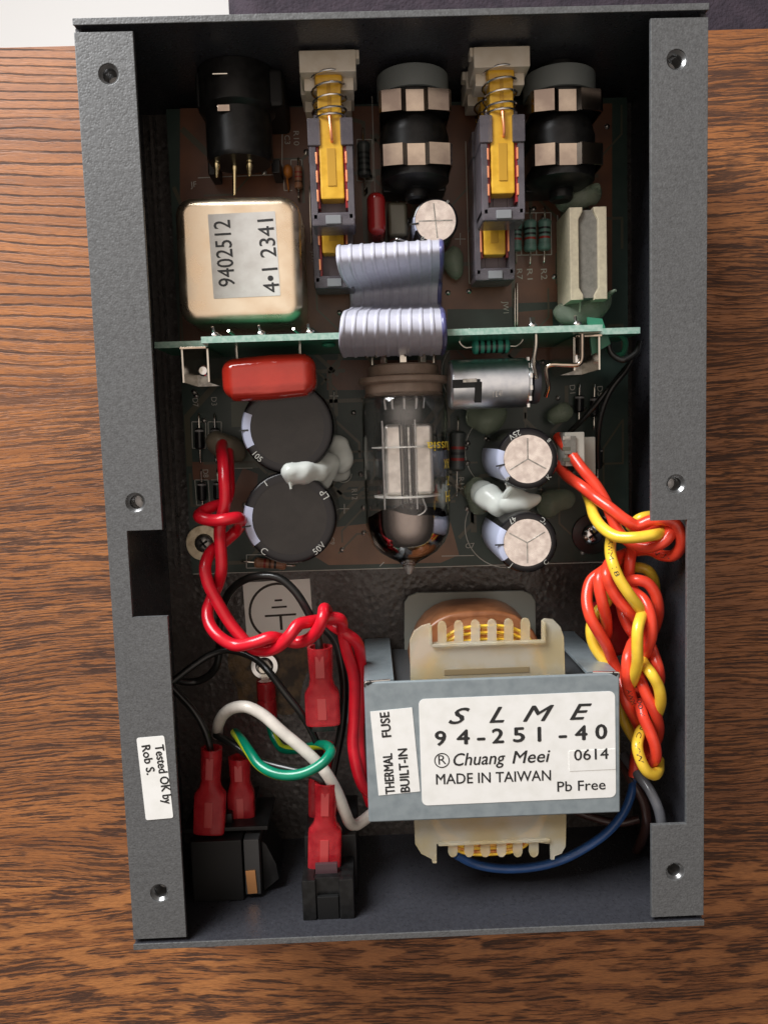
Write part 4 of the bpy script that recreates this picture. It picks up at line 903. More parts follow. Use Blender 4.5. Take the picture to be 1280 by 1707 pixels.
# ================= mains parts at the lower end =================
def spade(cx, y0_, y1_, y2_, w1, w2, z, lab, tiltpx=0, wire_hole=True, group='red crimp connectors'):
    """crimp sleeve: round barrel then a wider flattened box; coordinates in photo pixels"""
    pw = PX(z, cx, y1_)
    a = P(cx, y0_, z); b = P(cx + tiltpx, y1_, z); c_ = P(cx + tiltpx * 1.6, y2_, z)
    t = thing('spade_connector', lab, 'connector', (b.x, b.y, z - .45), group)
    d = (b - a).normalized(); L1 = (b - a).length; L2 = (c_ - b).length; r1 = w1 / pw / 2; r2 = w2 / pw / 2
    side = Vector((0, 0, 1)).cross(d).normalized()
    rings = [(0, r1, r1), (.02, r1 * 1.02, r1 * 1.02), (L1 * .5, r1 * .97, r1 * .95), (L1 * .8, r1 * .92, r1 * .85), (L1, r1 * 1.02, r1 * .8), (L1 + .16, r2 * .97, r1 * .74), (L1 + .24, r2, r1 * .72), (L1 + L2 - .06, r2, r1 * .72), (L1 + L2, r2 * .96, r1 * .66)]
    vs = []; n_ = 28
    for (h, rx_, rz_) in rings:
        e_ = 2.0 if h < L1 * .9 else 3.6
        for i in range(n_):
            a_ = 2 * math.pi * i / n_; ca_, sa_ = math.cos(a_), math.sin(a_)
            k_ = (abs(ca_) ** e_ + abs(sa_) ** e_) ** (-1 / e_)
            vs.append(a + d * h + side * (ca_ * k_ * rx_) + Vector((0, 0, sa_ * k_ * rz_)))
    fs = [(j * n_ + i, j * n_ + (i + 1) % n_, (j + 1) * n_ + (i + 1) % n_, (j + 1) * n_ + i) for j in range(len(rings) - 1) for i in range(n_)]
    fs += [tuple(range((len(rings) - 1) * n_, len(rings) * n_))]
    # hollow mouth
    o2 = len(vs)
    for (h, q) in ((0, .8), (.35, .75)):
        for i in range(n_):
            a_ = 2 * math.pi * i / n_; vs.append(a + d * h + side * math.cos(a_) * r1 * q + Vector((0, 0, math.sin(a_) * r1 * q)))
    fs += [(i, o2 + i, o2 + (i + 1) % n_, (i + 1) % n_) for i in range(n_)] + [(o2 + i, o2 + n_ + i, o2 + n_ + (i + 1) % n_, o2 + (i + 1) % n_) for i in range(n_)]
    fs += [tuple(o2 + n_ + i for i in reversed(range(n_)))]
    part('sleeve', MB().add(vs, fs), 'spade', t, ang=50)
    part('blade', MB().box(a + d * (L1 + L2 + .12), (r2 * 1.3, .16, .06), Matrix.Rotation(math.atan2(d.y, d.x) + R(90), 3, 'Z'), .01), 'blacksteel', t)
    part('crimp_mark', MB().box(a + d * (L1 * .45) + Vector((0, 0, r1 * .93)), (r1 * .7, L1 * .55, .03), Matrix.Rotation(math.atan2(d.y, d.x) + R(90), 3, 'Z'), .012), 'spade_in', t)
    part('crimp_mark', MB().box(a + d * (L1 + L2 * .55) + Vector((0, 0, r1 * .715)), (r2 * .5, L2 * .55, .03), Matrix.Rotation(math.atan2(d.y, d.x) + R(90), 3, 'Z'), .012), 'spade_in', t)
    return t
spade(533, 1078, 1143, 1207, 42, 58, 2.9, 'red crimp connector right of the ground sticker', 3)
spade(353, 1247, 1312, 1388, 35, 53, 2.9, 'front left red crimp connector, on the black power inlet', -2)
spade(399, 1262, 1310, 1369, 36, 45, 2.3, 'red crimp connector deeper in the box, right of the front left one', 2)
spade(543, 1303, 1372, 1453, 38, 56, 3.5, 'bright red crimp connector plugged on the black switch', -1)
spade(538, 1240, 1290, 1360, 34, 48, 2.0, 'dark red crimp connector behind the white wire')

def blackbox(name, lab, cat):
    return thing(name, lab, cat, (0, -9, .15))
# power inlet (left)
t = thing('power_inlet', 'black power inlet with a copper-coloured tile, mounted in the lower wall', 'socket', (P(380, 1450, 3).x, -9.6, .8))
xa, xb = P(318, 1450, 3.3).x, P(404, 1450, 3.3).x; ya_, yb_ = P(380, 1402, 3.25).y, -LY + T
part('body', MB().box(((xa + xb) / 2, (ya_ + yb_) / 2, 2.2), (xb - xa, ya_ - yb_, 2.1), None, .04), 'black_dull', t)
part('flange', MB().box(((xa + xb) / 2 + .2, ya_ + .14, 2.1), (xb - xa + .9, .12, 1.7), None, .03), 'black', t)
xt = P(420, 1440, 3.2).x
part('side_latch', MB().box((xt, (ya_ + yb_) / 2 + .05, 2.75), (.40, ya_ - yb_ - .15, .9), None, .03), mat('satin_black', (.035, .035, .035), .4), t)
part('latch_tile', MB().box((P(419, 1472, 3.25).x, P(419, 1472, 3.25).y, 3.215), (.25, .62, .05), Matrix.Rotation(R(3), 3, 'Z'), .01), 'tile', t)
mt = Matrix.Translation((xt + .22, yb_, 1.6)); part('wedge', MB().plate([(0, 0.02), (.42, .35), (.36, .75), (.12, 1.3), (0, 1.4)], [], 0, 1.3, mt, bev=.02), 'black', t)
part('terminal_box', MB().box((xa + .6, ya_ + .3, 2.1), (.8, .3, 1.2), None, .03).box((xa + 1.25, ya_ + .3, 1.7), (.6, .45, .9), None, .03), 'black', t)
# rocker switch (right)
t = thing('rocker_switch', 'black switch body clipped through the lower wall under the bright red connector', 'switch', (P(545, 1480, 3).x, -9.5, .8))
xc = P(546, 1500, 4.2).x; zr = 4.22
part('body', MB().box((P(552, 1420, 3).x, (P(552, 1388, 3.0).y + yb_) / 2, 2.0), (1.35, P(552, 1388, 3.0).y - yb_, 2.3), None, .05), 'black', t)
y1_, y2_ = P(546, 1468, zr).y, yb_
part('clip_frame', MB().box((xc - .45, (y1_ + y2_) / 2, zr - .55), (.34, y1_ - y2_, 1.1), None, .03).box((xc + .47, (y1_ + y2_) / 2, zr - .55), (.36, y1_ - y2_, 1.1), None, .03).box((xc, (y1_ + y2_) / 2, zr - .62), (.7, y1_ - y2_, 1.0), None, .02), 'black', t)
part('spring_clip', MB().box((xc + .01, (P(546, 1495, zr).y + y2_) / 2, zr - .06), (.52, P(546, 1495, zr).y - y2_, .12), Matrix.Rotation(R(4), 3, 'X'), .02), 'black_dull', t)
part('terminal', MB().box((xc - .02, y1_ + .08, zr - .35), (.55, .35, .10), None, .02), mat('smoky_plastic', (.06, .03, .035), .3), t)
part('front_bezel', MB().box((xc, yb_ + .06 - .28, zr - .85), (1.6, .10, 1.9), None, .04), 'black', t)

# ground sticker, stud, brown flux
gs = sticker(box, (403, 971), (519, 965), (521, 1068), (414, 1076), .156, .01, 'label_ground', 'square grey sticker with a circled ground sign')
mt, w_, h_ = frame4((403, 971), (519, 965), (521, 1068), (414, 1076), .168)
o_ = circ(0, 0, .86, 40); i_ = circ(0, 0, .79, 40)
part('ground_sign', MB().plate(o_, [i_], .001, .006, mt), 'ink_brown', gs)
ms = MB()
for (cx_, cy_, ww, hh_) in ((0.02, .34, .22, .055), (.03, .14, .44, .055), (.05, -.10, .90, .06), (.05, -.32, .075, .42)): ms.plate(rrect(ww, hh_, .005, 1, cx_, cy_), [], .001, .006, mt)
part('ground_bars', ms, 'ink_brown', gs)
# irregular patch of brown residue round the stud
pts = []
for i in range(40):
    a_ = 2 * math.pi * i / 40; rr_ = 1 + .16 * noise.noise(Vector((math.cos(a_) * 1.7, math.sin(a_) * 1.7, 3))) + .08 * math.sin(a_ * 5)
    q = P(448, 1120, .152); pts.append((q.x + math.cos(a_) * 1.15 * rr_, q.y + math.sin(a_) * 1.25 * rr_))
part('residue_patch', MB().plate(pts, [], .1505, .157), 'rust', box)
t = thing('ground_stud', 'bright nut and red-sleeved ring terminal on the box floor below the ground sticker', 'stud', P(440, 1112, .15), None)
c_ = P(441, 1110, .3)
part('ring_terminal', MB().lathe(c_, (0, 0, 1), [(.26, -.08), (.38, -.08), (.40, -.02), (.38, .05), (.26, .05), (.26, -.08)], 30, cap0=False, cap1=False), 'chrome', t)
part('nut', MB().lathe(c_, (0, 0, 1), [(.25, -.1), (.25, .12), (.22, .16)], 6), 'steel', t)
part('stud', MB().lathe(c_, (0, 0, 1), [(.15, -.15), (.15, .3), (.12, .34)], 18), 'tin', t)
a = P(443, 1134, .45); b = P(446, 1196, .45)
part('terminal_neck', MB().box(P(442, 1130, .36), (.22, .35, .06)), 'tin', t)
part('sleeve', MB().lathe(a, b - a, [(.24, 0), (.27, .03), (.27, .5), (.25, .55), (.28, .62), (.28, (b - a).length)], 24), 'spade', t)

# ================= power transformer =================
ZS = 4.42
tr = thing('power_transformer', 'power transformer in a blue-grey steel bracket with white stickers', 'transformer', (1.9, -6, .15))
x0, x1, yt_, yb2 = -1.14, 4.94, -4.34, -7.80
rotz = R(0)
fr = MB().box(((x0 + x1) / 2, (yt_ + yb2) / 2, ZS - .05), (x1 - x0, yt_ - yb2, .10), None, .045, 3)
fr = part('bracket', fr, 'bracket', tr)
for s, xx in ((1, x0 + .05), (-1, x1 - .05)):
    part('bracket_leg', MB().box((xx, (yt_ + yb2) / 2, ZS / 2 + .05), (.10, yt_ - yb2 - .06, ZS - .36), None, .02), 'bracket', tr)
    part('bracket_return', MB().box((xx + s * .34, yt_ - .06, ZS / 2 - .02), (.66, .09, ZS - .5), None, .02), 'bracket', tr)
    part('bracket_foot', MB().box((xx - s * .3, (yt_ + yb2) / 2, .20), (.7, 1.6, .09), None, .02), 'bracket', tr)
    part('corner_fold', MB().cyl((xx - s * .0, yt_ - .03, ZS - .10), (xx + s * .24, yt_ - .03, ZS - .14), .045, 10), 'chrome', tr)
for xx_, s in ((x0 + .02, 1), (x1 - .02, -1)):
    part('corner_edge', MB().tube(spline([(xx_, yt_ - .10, ZS - .02), (xx_ + s * .02, yt_ + .005, ZS + .0), (xx_ + s * .16, yt_ + .01, ZS - .03), (xx_ + s * .60, yt_ + .01, ZS - .10)], 6), .032, 8), 'chrome', tr)
    part('corner_notch', MB().box((xx_ + s * .10, yt_ - .02, ZS + .0), (.13, .07, .02), Matrix.Rotation(R(s * 30), 3, 'Z'), .01), 'hole', fr)
part('core', MB().box(((x0 + x1) / 2, (yt_ + yb2) / 2, 2.4), (x1 - x0 - .3, yt_ - yb2 - .5, 3.6), None, .04), 'lam', tr)
# bobbin flanges: comb ends
zf = 4.02
def px2(x_, y_): q = P(x_, y_, zf); return (q.x, q.y)
top_ = [(684, 1120), (683, 1068), (690, 1053), (703, 1044), (717, 1040), (720, 1046), (720, 1072)]
for k in range(6):
    xx = 740 + k * 27.4 - 3 + k * .4; yt2 = 1042 - k * 1.0
    top_ += [(xx - 7.5, 1071 - k * .5), (xx - 7.5, yt2 + 2), (xx - 6, yt2 - 3), (xx - 3, yt2 - 5.5), (xx, yt2 - 6), (xx + 3, yt2 - 5.5), (xx + 6, yt2 - 3), (xx + 7.5, yt2 + 2), (xx + 7.5, 1071 - k * .5)]
top_ += [(903, 1068), (903, 1036), (908, 1032), (922, 1033), (934, 1045), (940, 1062), (942, 1120)]
bot = [(944, 1370), (943, 1412), (936, 1424), (925, 1428), (924, 1434), (918, 1434), (917, 1408)]
for k in range(6):
    xx = 890 - k * 27.0; bot += [(xx + 8, 1406), (xx + 8, 1422), (xx + 6, 1427), (xx + 3, 1429.5), (xx, 1430), (xx - 3, 1429.5), (xx - 6, 1427), (xx - 8, 1422), (xx - 8, 1407)]
bot += [(728, 1408), (728, 1440), (721, 1440), (719, 1433), (702, 1424), (692, 1408), (690, 1370)]
outl = [px2(*p_) for p_ in (top_ + bot)]
slot = [px2(*p_) for p_ in ((740, 1110), (880, 1106), (880, 1116), (740, 1119))]
part('bobbin_flange', MB().plate(list(reversed(outl)), [], zf - .10, zf, bev=.012), 'bobbin', tr, 'upper comb-edged flange')
low = [(P(x_, y_, zf).x, P(x_, y_, zf).y) for x_, y_ in ((684, 1120), (684, 1052), (692, 1040), (708, 1033), (916, 1029), (932, 1036), (940, 1050), (944, 1400), (925, 1432), (720, 1440), (690, 1400))]
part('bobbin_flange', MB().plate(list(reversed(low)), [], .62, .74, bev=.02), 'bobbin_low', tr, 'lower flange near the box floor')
a_, b_ = px2(722, 1074), px2(902, 1070)
part('comb_bar', MB().box(((a_[0] + b_[0]) / 2, (a_[1] + b_[1]) / 2, zf + .03), (b_[0] - a_[0] + .1, .07, .14), None, .02), 'bobbin', tr)
for p_, q_ in (((717, 1042), (718, 1074)), ((906, 1036), (906, 1070))):
    u_, v_ = px2(*p_), px2(*q_); part('comb_bar', MB().box(((u_[0] + v_[0]) / 2, (u_[1] + v_[1]) / 2, zf + .03), (.07, abs(u_[1] - v_[1]), .14), None, .02), 'bobbin', tr)
a_, b_ = px2(730, 1404), px2(916, 1402)
part('comb_bar', MB().box(((a_[0] + b_[0]) / 2, (a_[1] + b_[1]) / 2, zf + .02), (b_[0] - a_[0], .07, .12), None, .02), 'bobbin', tr)
q0 = px2(740, 1112); q1 = px2(882, 1112)
part('core_edge', MB().box(((q0[0] + q1[0]) / 2, q0[1] - .14, zf + .004), (q1[0] - q0[0], .14, .02), None, .005), mat('tan_core_paper', (.20, .15, .08), .5), tr)
# winding: stadium seen bulging past both ends of the core
Xw = (px2(813, 1200)[0]); Yt = px2(813, 1050)[1]; Yb = px2(813, 1424)[1]
def stad(rx_, y1_, y0_, e=2.6, n=48):
    cy_ = (y1_ + y0_) / 2; hy_ = (y1_ - y0_) / 2; out = []
    for i in range(n):
        a = 2 * math.pi * i / n; ca_, sa_ = math.cos(a), math.sin(a); k_ = (abs(ca_) ** e + abs(sa_) ** e) ** (-1 / e)
        out.append((Xw + ca_ * k_ * rx_, cy_ + sa_ * k_ * hy_))
    return out
part('winding', MB().plate(stad(1.86, P(790, 1012, 2.0).y, Yb - .1, 3.0), [], .75, 2.5, bev=.1), 'tape', tr, 'brown taped winding', ang=50)
part('winding', MB().plate(stad(1.52, Yt - .02, Yb + .0, 2.4), [], 2.5, 3.72, bev=.06), 'tape', tr, 'upper taped winding', ang=50)
for k in range(7):
    st_ = stad(1.58 + .01 * (k % 2), Yt + .06 - .055 * k, Yb - .10 + .055 * k, 3.0, 60); z_ = 3.86 - .02 * (k % 3)
    part('wire_turn', MB().tube([Vector((p_[0], p_[1], z_)) for p_ in st_ + st_[:2]], .04, 6, cap=False), 'enamel' if k % 3 else 'w_yellow', tr)
sk = sticker(tr, (617, 1186), (690, 1180), (697, 1319), (631, 1327), ZS, .01, 'label', 'narrow white thermal fuse sticker')
lettering(sk, 'THERMAL', (658, 1323), (653, 1256), 15, ZS + .012, bold=.03)
lettering(sk, 'FUSE', (652, 1228), (648, 1187), 15, ZS + .012, bold=.03)
lettering(sk, 'BUILT-IN', (683, 1320), (678, 1248), 15, ZS + .012, bold=.03)
sk = sticker(tr, (697, 1166), (1023, 1152), (1028, 1329), (704, 1343), ZS, .14, 'label', 'large white maker sticker with black print')
zz = ZS + .012
for ch, xa_, xb_, yb__ in (('S', 748, 783, 1207), ('L', 816, 840, 1205), ('M', 872, 923, 1203), ('E', 950, 986, 1200)):
    lettering(sk, ch, (xa_, yb__), (xb_, yb__ - .04 * (xb_ - xa_)), 26, zz, bold=.022, shear=.42)
for ch, xa_, xb_, yb__ in (('9', 726, 743, 1243), ('4', 762, 782, 1241), ('-', 796, 808, 1240), ('2', 821, 839, 1239), ('5', 856, 874, 1237), ('1', 897, 901, 1236), ('-', 932, 944, 1236), ('4', 959, 978, 1234), ('0', 993, 1011, 1232)):
    lettering(sk, ch, (xa_, yb__), (xb_, yb__ - .04 * (xb_ - xa_)), 24, zz, bold=.034)
lettering(sk, 'R', (731, 1275), (744, 1274), 16, zz)
q = P(736.5, 1268, zz); part('lettering', MB().plate(circ(q.x, q.y, .185, 30), [circ(q.x, q.y, .16, 30)], zz + .001, zz + .006), 'ink', sk)
lettering(sk, 'Chuang', (756, 1277), (842, 1273), 21, zz, shear=.22, bold=.012)
lettering(sk, 'Meei', (854, 1273), (917, 1270), 21, zz, shear=.22, bold=.012)
lettering(sk, 'MADE IN TAIWAN', (727, 1308), (918, 1301), 17.5, zz, bold=.012)
lettering(sk, 'Pb Free', (929, 1320), (1009, 1316), 17, zz, bold=.010)
s2 = part('number_patch', MB().plate(rrect(*[.0 + v for v in (1.12, .50)], .02), [], 0, .01, frame4((948, 1252), (1024, 1249), (1026, 1282), (950, 1286), zz)[0]), 'label', tr)
lettering(s2, '0614', (957, 1268), (1014, 1265), 18, zz + .01, bold=.012)

# ================= wires =================
r_ = .148
wire([(372, 736, 1.7), (369, 748, 2.2), (372, 770, 2.9), (374, 800, 3.2), (375, 835, 3.3), (370, 862, 3.3), (366, 885, 3.3), (368, 915, 3.4), (369, 950, 3.4), (363, 975, 3.2), (352, 1000, 3.3), (346, 1020, 3.5), (350, 1042, 3.7), (367, 1063, 3.9), (393, 1076, 4.0), (425, 1071, 4.15),
      (450, 1063, 4.15), (470, 1066, 3.85), (493, 1071, 3.75), (513, 1066, 3.85), (530, 1049, 4.1), (538, 1030, 4.15), (540, 1016, 3.9), (545, 1020, 3.4), (552, 1040, 3.1), (578, 1057, 3.3), (594, 1070, 3.2), (601, 1100, 2.8), (602, 1160, 2.6), (598, 1220, 2.5), (600, 1262, 2.6), (606, 1300, 2.5), (618, 1340, 2.2)],
     .150, 'w_red', 'crimson wire starting at the brown glue lump and twisting past the ground sticker', group='pair of twisted crimson wires')
wire([(380, 752, 1.8), (381, 790, 2.7), (381, 820, 2.9), (374, 838, 2.9), (352, 846, 3.1), (335, 855, 3.3), (333, 862, 3.55), (350, 867, 3.65), (375, 866, 3.75), (395, 863, 3.6), (402, 870, 3.2), (394, 885, 2.8), (374, 903, 2.9), (352, 920, 3.2), (342, 945, 3.5), (346, 970, 3.6), (362, 1003, 3.6), (383, 1038, 3.6), (402, 1062, 3.65), (420, 1080, 3.75), (443, 1085, 3.9), (465, 1077, 4.1),
      (484, 1058, 4.2), (496, 1042, 4.1), (514, 1037, 3.9), (533, 1034, 3.7), (552, 1030, 3.7), (567, 1033, 3.6), (571, 1050, 3.3), (578, 1085, 3.1), (590, 1130, 2.9), (590, 1190, 2.7), (588, 1240, 2.7), (594, 1280, 2.8), (606, 1312, 2.7), (620, 1325, 2.5)],
     .150, 'w_red', 'crimson wire that loops once round its twin beside the washered screw', group='pair of twisted crimson wires')
wire([(270, 1118, 2.2), (296, 1134, 1.8), (322, 1137, 1.6), (346, 1128, 1.6), (361, 1110, 1.7), (366, 1080, 1.8), (366, 1045, 1.9), (372, 1012, 2.1), (384, 986, 2.4), (405, 968, 2.6), (435, 960, 2.8), (465, 964, 2.9), (490, 984, 3.0), (510, 1014, 3.0), (524, 1044, 2.95), (531, 1070, 2.9), (533, 1095, 2.9)], .105, 'w_black', 'black wire arching over the ground sticker into a red connector')
wire([(272, 1150, 2.6), (296, 1130, 2.4), (325, 1108, 2.2), (350, 1092, 2.1), (375, 1084, 2.1), (402, 1088, 2.2), (428, 1100, 2.4), (450, 1122, 2.7), (475, 1155, 2.9), (500, 1187, 2.9), (520, 1220, 2.7), (532, 1250, 2.5), (536, 1262, 2.2)], .095, 'w_black', 'black wire with faint print crossing the ground stud diagonally')
wire([(276, 1135, 2.9), (300, 1160, 2.9), (325, 1188, 2.95), (342, 1218, 2.95), (350, 1245, 2.9), (352, 1265, 2.9)], .09, 'w_black', 'black wire going down into the front left red connector')
wire([(540, 1045, 2.2), (560, 1070, 2.2), (570, 1110, 2.2), (574, 1150, 2.1), (570, 1210, 2.0), (556, 1280, 2.0), (545, 1330, 2.0)], .12, 'w_black', 'thick black wire running down beside the twisted crimson wires')
wire([(360, 1225, 2.2), (385, 1240, 2.7), (430, 1268, 3.1), (480, 1282, 3.4), (515, 1290, 3.6), (535, 1300, 3.6), (543, 1315, 3.5)], .10, 'w_black', 'short black wire into the bright red connector on the switch')
wire([(362, 1225, 1.9), (364, 1208, 2.4), (374, 1190, 2.9), (390, 1180, 3.2), (412, 1179, 3.4), (438, 1192, 3.5), (472, 1222, 3.6), (508, 1252, 3.6), (538, 1282, 3.6), (560, 1318, 3.5), (574, 1352, 3.3), (583, 1372, 3.0), (592, 1376, 2.8), (606, 1368, 2.6), (625, 1352, 2.4)], .150, 'w_white', 'thick white wire curving over the green one to the transformer')
# green/yellow earth wire with a spiral stripe
gw = [(392, 1222, 2.5), (404, 1236, 3.1), (417, 1255, 3.5), (432, 1275, 3.8), (456, 1289, 4.0), (485, 1293, 4.1), (515, 1286, 4.15), (540, 1270, 4.1), (551, 1255, 3.9), (547, 1245, 3.4), (535, 1242, 2.8), (515, 1246, 2.2), (490, 1250, 1.6), (468, 1246, 1.0), (455, 1225, .7), (448, 1198, .5)]
pts = spline([P(*q) for q in gw], 10)
g = thing('earth_wire', 'green wire with a yellow spiral stripe looping round the white wire', 'wire', P(480, 1270, .5))
part('insulation', MB().tube(pts, .125, 14), 'w_green', g, ang=70)
vs = []; fs = []; m_ = len(pts); u = Vector((0, 0, 1)); L_ = 0; STR = 5.6
for i in range(m_):
    tg = (pts[min(i + 1, m_ - 1)] - pts[max(i - 1, 0)]).normalized(); u = (u - tg * u.dot(tg)).normalized(); q_ = tg.cross(u)
    if i: L_ += (pts[i] - pts[i - 1]).length
    for k in range(5):
        a_ = L_ * .75 + STR + (k - 2) * .24; vs.append(pts[i] + (u * math.cos(a_) + q_ * math.sin(a_)) * .129)
fs = [(i * 5 + k, i * 5 + k + 1, (i + 1) * 5 + k + 1, (i + 1) * 5 + k) for i in range(m_ - 1) for k in range(4)]
part('stripe', MB().add(vs, fs), 'w_stripe', g, ang=80)
wire([(760, 1425, 3.3), (790, 1440, 3.2), (830, 1448, 3.2), (880, 1447, 3.2), (930, 1436, 3.2), (975, 1414, 3.2), (1015, 1385, 3.1), (1042, 1350, 3.0), (1055, 1310, 2.8), (1056, 1270, 2.4)], .115, 'w_blue', 'blue wire curving under the lower end of the transformer')
wire([(1040, 1260, 2.6), (1062, 1290, 3.2), (1083, 1318, 3.6), (1097, 1348, 3.8), (1103, 1375, 3.8), (1106, 1400, 3.5), (1104, 1440, 2.6)], .13, 'w_grey', 'dark grey wire at the right, slipping under the flange')
wire([(1030, 1260, 2.2), (1052, 1300, 2.7), (1072, 1335, 2.9), (1078, 1365, 2.9), (1072, 1395, 2.4), (1060, 1420, 1.6)], .13, 'w_brown', 'dark brown wire between the blue and the grey one')
wire([(940, 1345, 1.6), (985, 1362, 1.9), (1030, 1372, 2.1), (1065, 1366, 2.2)], .11, 'w_brown', 'dark brown wire running sideways from under the transformer')
# black leads at right by the daughter board
for k, q in enumerate(([(1012, 566, 3.2), (1020, 590, 3.2), (1038, 600, 3.3), (1060, 588, 3.3), (1066, 570, 3.2)], [(1068, 572, 2.6), (1045, 615, 2.5), (1018, 650, 2.4), (1002, 690, 2.2), (996, 735, 1.9), (998, 780, 1.5)], [(1064, 590, 2.3), (1036, 622, 2.3), (1005, 660, 2.2), (975, 695, 1.9), (950, 720, 1.6)])):
    wire(q, .075, 'w_black', ('short glossy black wire looped round the right end of the upright board', 'longer black wire running down the right edge of the board', 'black wire slanting from the upright board towards the ivory connector')[k])
# orange and yellow bundle
OR = 'orange wires in the tangled bundle at the right'; ro = .142
ow = [
 ([(930, 728, 2.2), (947, 749, 2.7), (969, 780, 3.1), (990, 805, 3.3), (1007, 832, 3.4), (1020, 862, 3.6), (1030, 885, 3.7), (1052, 905, 3.9), (1078, 912, 4.1), (1103, 905, 4.3), (1117, 890, 4.3), (1110, 876, 4.0), (1090, 876, 3.6), (1070, 888, 3.3), (1055, 908, 3.2), (1050, 935, 3.4), (1049, 965, 3.4), (1056, 985, 3.6), (1072, 1000, 3.9), (1083, 1023, 4.1), (1086, 1053, 4.1), (1079, 1082, 3.9), (1062, 1108, 3.3), (1045, 1130, 3.0)],
  'upper orange wire from the metal-topped capacitor, tying the knot at the flange notch'),
 ([(930, 775, 2.2), (946, 794, 2.8), (971, 812, 3.3), (992, 829, 3.5), (1017, 847, 3.8), (1043, 867, 4.0), (1062, 876, 4.0), (1084, 868, 4.1), (1106, 866, 4.3), (1124, 872, 4.35), (1134, 888, 4.4), (1135, 910, 4.3), (1122, 926, 4.1), (1104, 926, 3.9), (1086, 918, 3.6), (1062, 918, 3.2), (1038, 925, 3.1), (1015, 940, 3.5), (1011, 960, 3.8), (1018, 980, 3.8), (1030, 1000, 3.8), (1046, 1018, 3.8), (1062, 1034, 3.7), (1078, 1062, 3.5), (1089, 1090, 3.7), (1097, 1115, 3.9), (1098, 1136, 3.7), (1085, 1160, 3.3)],
  'lower orange wire making the outermost loop in the flange notch'),
 ([(1045, 925, 2.8), (1025, 938, 3.2), (1005, 952, 3.3), (985, 968, 3.3), (978, 1000, 3.5), (984, 1029, 3.7), (997, 1053, 3.7), (1010, 1075, 3.6), (1020, 1100, 3.4), (1032, 1128, 3.4), (1037, 1150, 3.6), (1044, 1172, 3.7), (1058, 1198, 3.5), (1066, 1225, 3.0), (1060, 1255, 2.9), (1058, 1276, 3.1), (1056, 1294, 3.1)],
  'orange wire bulging furthest left beside the transformer'),
 ([(1040, 940, 2.7), (1015, 948, 3.3), (1000, 960, 3.6), (999, 980, 3.7), (1004, 1004, 3.7), (1010, 1030, 3.5), (1011, 1054, 3.1), (1005, 1075, 2.6)], 'short orange strand in the left half of the bundle'),
 ([(1030, 990, 2.7), (1042, 975, 3.2), (1058, 967, 3.7), (1077, 971, 3.8), (1091, 988, 3.8), (1097, 1014, 3.7), (1094, 1037, 3.3), (1082, 1068, 2.8), (1070, 1100, 2.9), (1066, 1122, 3.5), (1070, 1140, 3.9), (1078, 1160, 4.0), (1090, 1184, 4.0), (1097, 1208, 3.8), (1096, 1228, 3.4), (1088, 1245, 3.1)], 'orange strand swinging furthest right above the lower twist'),
 ([(1035, 1008, 2.9), (1040, 1028, 3.2), (1048, 1046, 3.3), (1058, 1062, 3.3), (1052, 1078, 3.7), (1046, 1098, 3.95), (1045, 1120, 4.0), (1046, 1142, 3.9), (1054, 1168, 3.7), (1064, 1192, 3.2)], 'orange strand crossing under the long yellow wire'),
 ([(1060, 1155, 3.0), (1066, 1172, 3.7), (1072, 1196, 4.0), (1084, 1222, 4.1), (1092, 1246, 4.1), (1092, 1265, 4.0), (1084, 1270, 3.8), (1077, 1258, 3.6), (1077, 1240, 3.3), (1084, 1225, 3.0)], 'orange strand folded back inside the lowest yellow loop'),
]
for q, lb in ow: wire(q, ro, 'w_orange', lb, group=OR)
YE = 'yellow wires in the tangled bundle at the right'
yw = [
 ([(975, 815, 2.6), (984, 838, 3.1), (991, 862, 3.5), (1008, 883, 3.9), (1030, 895, 4.2), (1060, 896, 4.4), (1088, 892, 4.4), (1104, 888, 4.1), (1112, 876, 3.6), (1095, 862, 3.2), (1068, 864, 3.4), (1050, 880, 3.1)], 'yellow wire lying straight across the orange knot'),
 ([(1020, 890, 3.3), (1017, 912, 3.6), (1020, 935, 4.0), (1032, 965, 4.15), (1048, 990, 4.2), (1063, 1010, 4.1), (1072, 1022, 3.9)], 'yellow wire running down from the knot into the bundle'),
 ([(1075, 1008, 3.6), (1069, 1026, 4.1), (1063, 1048, 4.35), (1062, 1075, 4.4), (1062, 1105, 4.3), (1056, 1130, 4.0), (1046, 1150, 3.4)], 'bright yellow strand in the middle of the braid'),
 ([(1064, 1085, 3.3), (1074, 1108, 4.0), (1086, 1124, 4.3), (1097, 1144, 4.3), (1101, 1166, 4.2), (1097, 1186, 3.9), (1086, 1204, 3.2), (1075, 1212, 3.5), (1066, 1224, 3.9), (1062, 1245, 4.2), (1068, 1268, 4.3), (1078, 1286, 4.3), (1090, 1292, 4.2), (1097, 1284, 3.9), (1098, 1268, 3.5)], 'yellow strand ending in the lowest loop of the bundle'),
 ([(1018, 985, 2.7), (1010, 1005, 2.9), (996, 1020, 2.9), (985, 1046, 3.1), (989, 1074, 3.2), (1006, 1100, 3.3), (1025, 1122, 3.3), (1034, 1150, 3.0), (1036, 1190, 2.9), (1045, 1212, 2.9), (1060, 1236, 2.8)], 'yellow strand at the left rim of the bundle, passing behind the transformer corner'),
 ([(1040, 955, 2.6), (1060, 946, 3.0), (1078, 950, 3.1), (1088, 963, 3.0), (1092, 985, 2.7)], 'short yellow arc at the upper right of the bundle'),
]
for q, lb in yw: wire(q, .138, 'w_yellow', lb, group=YE)
# clear dark red sleeve inside the bundle
part_ = solo('cable_tie', MB().box(P(1022, 1045, 2.4), (.9, 1.5, .5), Matrix.Rotation(R(12), 3, 'Z'), .15, 3), 'red_clear', 'dark red plastic sleeve glimpsed inside the orange and yellow bundle', 'sleeve')

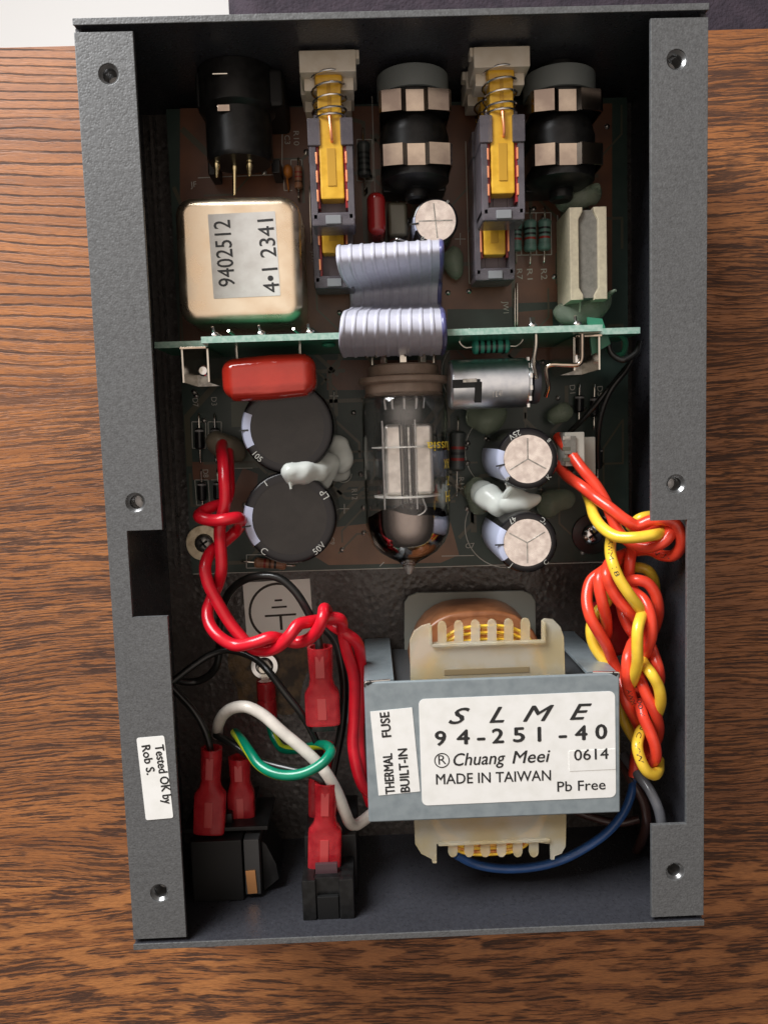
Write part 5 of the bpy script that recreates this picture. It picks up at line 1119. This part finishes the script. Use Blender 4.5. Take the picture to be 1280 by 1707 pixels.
# faint print on the insulation of some wires
def wire_print(pts, r, s, t0, length, m='ink', h=.11):
    P_ = spline([P(*q) for q in pts], 14); L = [0]
    for a_, b_ in zip(P_, P_[1:]): L.append(L[-1] + (b_ - a_).length)
    vs, fs = glyphs(s); x0 = min(v.x for v in vs); x1 = max(v.x for v in vs); out = []
    for v in vs:
        l_ = t0 * L[-1] + (v.x - x0) / (x1 - x0) * length; k_ = 0
        while k_ < len(L) - 2 and L[k_ + 1] < l_: k_ += 1
        f_ = (l_ - L[k_]) / (L[k_ + 1] - L[k_]); p_ = P_[k_].lerp(P_[k_ + 1], f_); tg = (P_[k_ + 1] - P_[k_]).normalized()
        u_ = (CAM - p_).normalized(); u_ = (u_ - tg * u_.dot(tg)).normalized(); q_ = u_.cross(tg); a_ = (v.y - .35) * h / .7 / r
        out.append(p_ + (u_ * math.cos(a_) + q_ * math.sin(a_)) * (r + .003))
    return MB().add(out, fs)
for src, k_, s_, t0, ln, rr in ((yw, 1, 'AWM 18', .12, 1.0, .138), (yw, 3, '80 C VW', .62, 1.0, .138), (ow, 5, 'AWM', .66, .5, ro), (ow, 1, 'VW-1', .43, .6, ro), (ow, 6, '300V', .18, .5, ro)):
    w_o = [o for o in bpy.data.objects if o.get('label') == (['yellow wire running down from the knot into the bundle'] if src is yw and k_ == 1 else [src[k_][1]])[0]][0]
    part('lettering', wire_print(src[k_][0], rr, s_, t0, ln), 'ink', w_o, smooth=False)
# thin strings of glue pulled off the lumps
for pts_, r0_, dull in (([(846, 806, 3.1), (845, 792, 3.35), (842, 780, 3.5)], .06, 0), ([(838, 835, 2.9), (850, 815, 3.3), (862, 806, 3.45)], .10, 0), ([(484, 790, 3.4), (484, 803, 3.36), (485, 815, 3.34)], .07, 0), ([(985, 316, 2.2), (996, 309, 2.5), (999, 322, 2.3)], .09, 1), ([(1000, 505, 2.0), (1015, 490, 2.3), (1026, 483, 2.5)], .10, 1)):
    q = spline([P(*p_) for p_ in pts_], 6)
    solo('glue_string', MB().tube(q, lambda t_, r0_=r0_: r0_ * (1 - .8 * t_) + .012, 8), 'glue_dull' if dull else 'glue', {846: 'hair-thin glue thread on the upper metal-topped capacitor', 838: 'short glue web between the two metal-topped capacitors', 484: 'small glue drip on the lower large black capacitor', 985: 'pointed glue tail above the cream ceramic block', 1000: 'pointed glue tail below the cream ceramic block'}[pts_[0][0]], 'glue', None)
